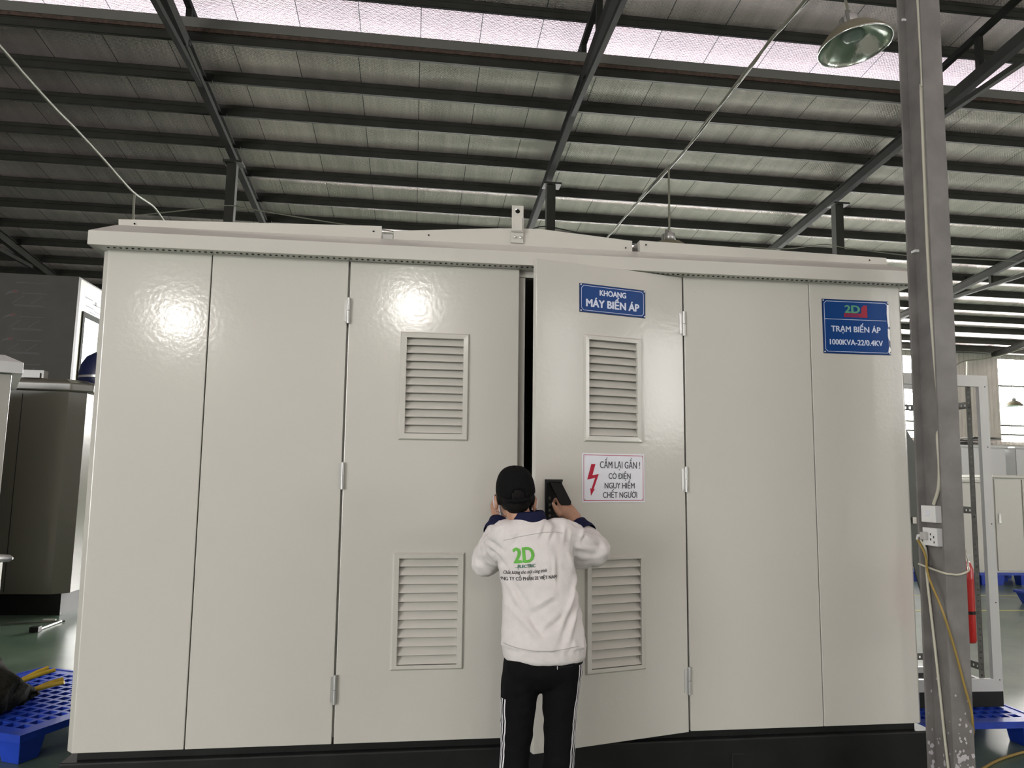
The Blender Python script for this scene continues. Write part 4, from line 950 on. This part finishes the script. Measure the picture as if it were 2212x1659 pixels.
# sweat band round the crown edge
us = [2 * math.pi * k / 48 for k in range(49) if not (math.pi * 1.5 - .36 < 2 * math.pi * k / 48 < math.pi * 1.5 + .36)]
m = MB(); ell(m, HEAD + Vector((0, -.008, .004)) + axis @ Vector((0, 0, .107)), (.008, .008, .004)); m.grow(lambda p: p - PO); part('cap_button', m, M['capm'], cap)
m = MB(); v = []
for i in range(7):
    for k in range(13):
        u = math.radians(28 + 124 * k / 12); e = 1 + i / 6 * .62 * max(0, math.sin((u - math.radians(28)) / math.radians(124) * math.pi)) ** .6
        v.append(HEAD + Vector((0, -.008, .006)) + axis @ Vector((.085 * math.cos(u) * (1 + .05 * i / 6), .103 * math.sin(u) * e, -.003 - .018 * (i / 6) ** 1.5 - .012 * abs(math.cos(u)) * i / 6)))
m.add(v, [(i * 13 + k, i * 13 + k + 1, (i + 1) * 13 + k + 1, (i + 1) * 13 + k) for i in range(6) for k in range(12)], 0, True); m.grow(lambda p: p - PO)
pk = part('cap_peak', m, M['capm'], cap); pk.modifiers.new('t', 'SOLIDIFY').thickness = .004
# face mask and its ear loops
m = MB(); v = []
for i in range(7):
    for k in range(13):
        u = math.radians(38 + 104 * k / 12); z = .030 - .085 * i / 6; bul = 1 + .12 * math.sin(math.pi * i / 6)
        v.append(HEAD + Vector((0, .02, -.045)) + Vector((.069 * math.cos(u) * bul, .085 * math.sin(u) * bul, z)))
m.add(v, [(i * 13 + k, i * 13 + k + 1, (i + 1) * 13 + k + 1, (i + 1) * 13 + k) for i in range(6) for k in range(12)], 0, True); m.grow(lambda p: p - PO)
mk = part('face_mask', m, M['signwhite'], person); mk.modifiers.new('t', 'SOLIDIFY').thickness = .002
for s in (-1, 1):
    m = MB().tube([HEAD + Vector(p) for p in ((s * .058, .068, -.025), (s * .086, .016, -.012), (s * .094, -.014, -.028), (s * .090, -.022, -.058), (s * .080, .004, -.082), (s * .058, .060, -.088))], .0022, 6); m.grow(lambda p: p - PO)
    part('ear_loop', m, M['signwhite'], mk)

# jacket ---------------------------------------------------------------
j = MB()
loft(j, [((.582, -.505, .800), .158, .118, .05), ((.582, -.505, .815), .172, .128, .05), ((.580, -.505, .86), .176, .132, .05), ((.577, -.505, .90), .172, .128, .04), ((.568, -.50, 1.0), .160, .120, 0), ((.558, -.50, 1.10), .155, .118, 0),
         ((.545, -.495, 1.19), .158, .118, 0), ((.535, -.49, 1.26), .160, .112, 0), ((.525, -.49, 1.315), .150, .094, 0), ((.515, -.49, 1.345), .105, .078, 0), ((.51, -.488, 1.372), .062, .062, 0)], 48, 2.3)
ell(j, (.455, -.49, 1.29), (.075, .080, .060)); ell(j, (.610, -.485, 1.305), (.075, .08, .055))
capsule(j, SL_ + Vector((0, 0, -.005)), EL + Vector((-.004, 0, .0)), .078, .068); capsule(j, EL + Vector((-.004, 0, .002)), EL.lerp(WL, .78), .066, .044)
ell(j, EL + Vector((-.012, -.025, -.012)), (.062, .07, .055))
capsule(j, SR_ + Vector((.0, 0, -.002)), ER + Vector((-.02, -.0, .0)), .080, .072); capsule(j, ER + Vector((-.018, .0, .004)), ER.lerp(WR, .62), .070, .046)
ell(j, ER + Vector((-.02, -.02, -.005)), (.068, .062, .060)); ell(j, ER + Vector((-.075, -.02, -.015)), (.07, .06, .062))
jm = fuse('jacket', j, .006, 5)
# cloth folds: long soft noise, stretched across the back and round the sleeves, plus drawn creases
def crease(p, a, b_, w, amp):
    """signed bump along the line a-b seen from behind"""
    a = Vector(a); b_ = Vector(b_); q = Vector((p.x, 0, p.z)); A0 = Vector((a[0], 0, a[1])); B0 = Vector((b_[0], 0, b_[1])); d = B0 - A0; t = max(0, min(1, (q - A0).dot(d) / d.length_squared)); c_ = A0 + d * t
    n_ = Vector((-d.z, 0, d.x)).normalized(); s_ = (q - c_).dot(n_); dist = (q - c_).length
    if dist > 3.5 * w: return 0
    return amp * (math.exp(-(s_ / w) ** 2) - .7 * math.exp(-((s_ - 1.6 * w) / w) ** 2)) * math.sin(math.pi * min(max(t, .03), .97)) ** .5 * math.exp(-max(0, dist - abs(s_)) / w)
CR = [((.40, 1.14), (.50, 1.00), .010, .007), ((.42, 1.10), (.52, .93), .011, .008), ((.425, 1.03), (.55, .90), .012, .009), ((.70, 1.16), (.66, 1.00), .010, .008), ((.70, 1.13), (.62, .93), .012, .009), ((.71, 1.06), (.66, .90), .010, .008),
      ((.72, 1.02), (.73, .87), .009, .007), ((.66, 1.24), (.69, 1.16), .008, .007), ((.60, 1.35), (.57, 1.29), .009, .007), ((.56, 1.355), (.53, 1.30), .008, .006), ((.65, 1.34), (.64, 1.28), .010, .007), ((.45, 1.33), (.42, 1.27), .010, .006),
      ((.70, 1.335), (.78, 1.30), .009, .008), ((.72, 1.31), (.80, 1.27), .009, .008), ((.69, 1.26), (.79, 1.245), .011, .008), ((.70, 1.22), (.80, 1.205), .011, .008), ((.74, 1.34), (.72, 1.28), .009, .006), ((.33, 1.27), (.40, 1.22), .009, .007), ((.34, 1.24), (.40, 1.16), .010, .008), ((.31, 1.20), (.36, 1.15), .009, .006),
      ((.60, 1.08), (.50, 1.02), .014, .006), ((.64, 1.02), (.54, .95), .014, .006), ((.475, 1.24), (.50, 1.12), .012, .005), ((.60, 1.22), (.60, 1.12), .009, .005)]
nrm = [v.normal.copy() for v in jm.vertices]
for v, n in zip(jm.vertices, nrm):
    p = v.co; a = .0045 * noise.noise(Vector((p.x * 14, p.y * 14, p.z * 5))) + .0035 * noise.noise(Vector((p.x * 24 + p.z * 12, p.y * 22, p.z * 14 - p.x * 8)))
    if p.x > .68 or p.x < .39: a += .006 * noise.noise(Vector((p.x * 22, p.y * 30, p.z * 34)))
    if p.y < -.42:
        for c_ in CR: a += crease(p, *c_)
    if p.z < .862:                                                  # gathered hem band
        a = -.004 + .0016 * math.sin(p.x * 130 + p.y * 130) * (1 if p.z > .845 else .3)
    elif p.z < .90: a += .003 * math.sin(p.x * 95 + p.y * 95) * (1 - (p.z - .862) / .038)
    v.co = p + n * a
# collapse the underside so the hem ends cleanly
jb = bvh_of(jm)
for v in jm.vertices:
    if v.co.z < .806: v.co.z = max(v.co.z, .80)
jacket_me = jm
def stick(mb, off=.0016, dirn=Vector((0, 1, 0)), bv=None):
    """lay flat shapes onto the cloth along dirn"""
    def f(p):
        hit = (bv or jb).ray_cast(p - dirn * .6, dirn)
        return hit[0] - dirn * off if hit[0] else p
    return mb.grow(f)
def strip(pts, w, bv, off=.0015, nudge=(0, 0, 0), n=40):
    """ribbon following the cloth"""
    P_ = [Vector(p) for p in pts]; out = []; tot = len(P_) - 1
    for i in range(n + 1):
        u = i / n * tot; k = min(int(u), tot - 1); out.append(P_[k].lerp(P_[k + 1], u - k))
    m = MB(); v = []
    for i, p in enumerate(out):
        loc, nn, _, _ = bv.find_nearest(p)
        d = (out[min(i + 1, n)] - out[max(i - 1, 0)]).normalized(); s_ = d.cross(nn).normalized()
        for e in (-1, 1):
            l2, n2, _, _ = bv.find_nearest(loc + s_ * e * w / 2); v.append(l2 + n2 * off)
    m.add(v, [(2 * i, 2 * i + 1, 2 * i + 3, 2 * i + 2) for i in range(n)], 0, True); return m
def back(px, py, Y=-.62): return at(px, py, Y=Y)
def on_back(mb, px, py, slope):
    """place lettering (centred at 0) so that it reads at this spot of the back"""
    c_ = back(px, py); a = math.atan(slope); ca, sa = math.cos(a), math.sin(a)
    return mb.grow(lambda p: Vector((c_.x + p.x * ca - p.z * sa, c_.y, c_.z + p.x * sa + p.z * ca)))
jk = wear('jacket', jacket_me, M['jacket'])
def print_part(name, mbs, mats, label):
    m = MB()
    for x, mi in mbs: put(m, x, (0, 0, 0), mi)
    stick(m, .0022)
    keep = [i for i, f in enumerate(m.f) if max(m.v[k][1] for k in f) - min(m.v[k][1] for k in f) < .012 and min(m.v[k][1] for k in f) < -.52]
    m.f = [m.f[i] for i in keep]; m.sm = [m.sm[i] for i in keep]; m.m = [m.m[i] for i in keep]
    m.grow(lambda p: p - PO); return part(name, m, mats, jk, label=label)
lg = [(on_back(text_mb('2D', .084, .084, .0028, cuts=.007), 1134, 1216, .10), 0), (on_back(text_mb('ELECTRIC', .0175, .072, .0006, shear=.15, cuts=.006), 1139, 1227, .09), 1),
      (on_back(MB().add([(-.045, 0, .001), (-.036, 0, .001), (-.033, 0, -.010), (-.030, 0, .016), (-.027, 0, .001), (-.024, 0, .001), (-.024, 0, .0025), (-.0275, 0, .0028), (-.030, 0, .019), (-.0335, 0, -.006), (-.0355, 0, .0025), (-.045, 0, .0025)], [tuple(range(12))]), 1139, 1227, .09), 1)]
print_part('logo_print', lg, [M['green'], M['dkgreen']], 'green 2D logo with dark green lettering')
print_part('slogan_print', [(on_back(text_mb('Chất lượng cho mọi công trình', .0195, .168, .0002, shear=.3, cuts=.006), 1137, 1240, .10), 0)], [M['ink']], 'small black slanted slogan')
print_part('company_print', [(on_back(text_mb('ÔNG TY CỔ PHẦN 2E VIỆT NAM', .0185, .226, .0004, cuts=.006), 1143, 1254, .085), 0)], [M['ink']], 'line of black capitals')
def seam(name, pts, w=.0022):
    P_ = [Vector(p) for p in pts]; tot = len(P_) - 1; pts = []
    for i in range(121):
        u = i / 120 * tot; k = min(int(u), tot - 1); pts.append(P_[k].lerp(P_[k + 1], u - k))
    m = MB(); v = [stick(MB().add([p], [])).v[0] for p in pts]; m.tube([Vector(p) - Vector((0, -.0006, 0)) for p in v], w / 2, 5); m.grow(lambda p: p - PO); return part(name, m, mat('seam_' + name, (.42, .41, .39), .9), jk)
ys = [(1092, 1170), (1100, 1168), (1125, 1161), (1150, 1156), (1175, 1152), (1200, 1151), (1222, 1154)]
seam('yoke_seam', [back(*back_).copy() for back_ in ys])
seam('hem_seam', [back(1092 + k * 6.6, 1397 + 8 * math.sin(math.pi * k / 24), Y=-.62) for k in range(25)], .003)
# collar and cuffs
m = MB(); v = []
cc = Vector((.508, -.487, 0))
for i, (r1, r2, z) in enumerate(((.078, .072, 1.350), (.074, .069, 1.375), (.066, .064, 1.395), (.060, .060, 1.400), (.064, .062, 1.388))):
    for k in range(36):
        u = 2 * math.pi * k / 36; v.append((cc.x + r1 * math.cos(u), cc.y + r2 * math.sin(u), z + .004 * math.cos(u)))
m.add(v, [(i * 36 + k, i * 36 + (k + 1) % 36, (i + 1) * 36 + (k + 1) % 36, (i + 1) * 36 + k) for i in range(4) for k in range(36)], 0, True); m.grow(lambda p: p - PO)
cb = part('collar', m, M['navy'], jk, label='dark navy collar'); cb.modifiers.new('t', 'SOLIDIFY').thickness = .003
for (a, b_, r0, r1) in ((EL.lerp(WL, .66), EL.lerp(WL, .95), .056, .044), (ER.lerp(WR, .52), ER.lerp(WR, .84), .057, .046)):
    m = MB(); d = (b_ - a); m.tube([a, a + d * .3, a + d * .7, b_, b_ - d * .02], [r0, r0 * .98, r1 * 1.03, r1, r1 * .6], 28, caps=False); m.grow(lambda p: p - PO); cu = part('cuff', m, M['navy'], jk, label='dark navy cuff'); cu.modifiers.new('t', 'SOLIDIFY').thickness = .002

# trousers -------------------------------------------------------------
t_ = MB()
loft(t_, [((.578, -.50, .88), .150, .105, 0), ((.578, -.50, .84), .156, .112, 0), ((.578, -.505, .79), .161, .119, 0), ((.577, -.505, .755), .160, .117, 0), ((.577, -.50, .71), .140, .090, 0), ((.577, -.50, .69), .085, .055, 0), ((.577, -.50, .675), .03, .03, 0)][::-1], 48, 2.4)
for H, K_, A_, s in ((HL, KL, AL, -1), (HR, KR, AR, 1)):
    loft(t_, [(A_ + Vector((0, 0, -.035)), .062, .070, 0), (A_ + Vector((0, 0, .05)), .062, .068, 0), (A_.lerp(K_, .5), .064, .070, 0), (K_, .060, .072, 0), (K_.lerp(H, .35), .067, .080, 0), (K_.lerp(H, .65) + Vector((s * .003, 0, 0)), .078, .098, 0), (H + Vector((s * .003, -.002, -.06)), .084, .114, 0), (H + Vector((s * .002, -.002, -.02)), .082, .116, 0), (H + Vector((0, 0, .02)), .07, .095, 0)], 32)
tm = fuse('trousers', t_, .006, 14)
for v in tm.vertices:
    p = v.co; v.co = p + v.normal * (.004 * noise.noise(Vector((p.x * 16, p.y * 16, p.z * 7))) + .004 * noise.noise(Vector((p.x * 12 + p.z * 20, p.y * 20, p.z * 22 - p.x * 14))))
tb = bvh_of(tm)
tr_ = wear('trousers', tm, M['trousers'])
def stripe(pts, w=.0078):
    m = strip(pts, w, tb, .0016); m.grow(lambda p: p - PO); return part('side_stripe', m, M['stripe'], tr_, label='white side stripe')
for k in range(3):
    o_ = k * .0112
    stripe([(.718 - .004 + o_, -.585 + o_ * 1.2, .80), (.722 + o_, -.585 + o_ * 1.2, .70), (.712 + o_, -.58 + o_ * 1.3, .58), (.700 + o_, -.575 + o_ * 1.5, .46), (.690 + o_, -.58 + o_ * 1.5, .34), (.672 + o_, -.59 + o_ * 1.5, .20), (.660 + o_, -.60 + o_ * 1.5, .08)])
    stripe([(.415 - o_, -.545 + o_ * 1.6, .66), (.408 - o_, -.545 + o_ * 1.6, .56), (.402 - o_, -.545 + o_ * 1.6, .46), (.392 - o_, -.55 + o_ * 1.6, .34), (.385 - o_, -.565 + o_ * 1.6, .2), (.38 - o_, -.575 + o_ * 1.6, .08)])
m = MB(); c_ = back(1202, 1440, Y=-.60); m.box(c_.x - .0015, c_.x + .0015, c_.y, c_.y + .001, c_.z - .006, c_.z + .006); stick(m, .001, bv=tb); m.grow(lambda p: p - PO); part('pocket_tab', m, M['stripe'], tr_)
m = MB().tube([stick(MB().add([back(1204 + k * 4, 1440 - k * .3, Y=-.6)], []), .0005, bv=tb).v[0] for k in range(9)], .0012, 5); m.grow(lambda p: p - PO); part('pocket_seam', m, M['black'], tr_)
# shoes
for A_ in (AL, AR):
    m = MB(); loft(m, [(A_ + Vector((0, .045, -.068)), .045, .13, 0), (A_ + Vector((0, .045, -.045)), .046, .13, 0), (A_ + Vector((0, .04, -.015)), .042, .115, 0), (A_ + Vector((0, .0, .012)), .038, .06, 0)], 28)
    sm_ = fuse('shoe', m, .006, 3); wear('shoe', sm_, M['black'])
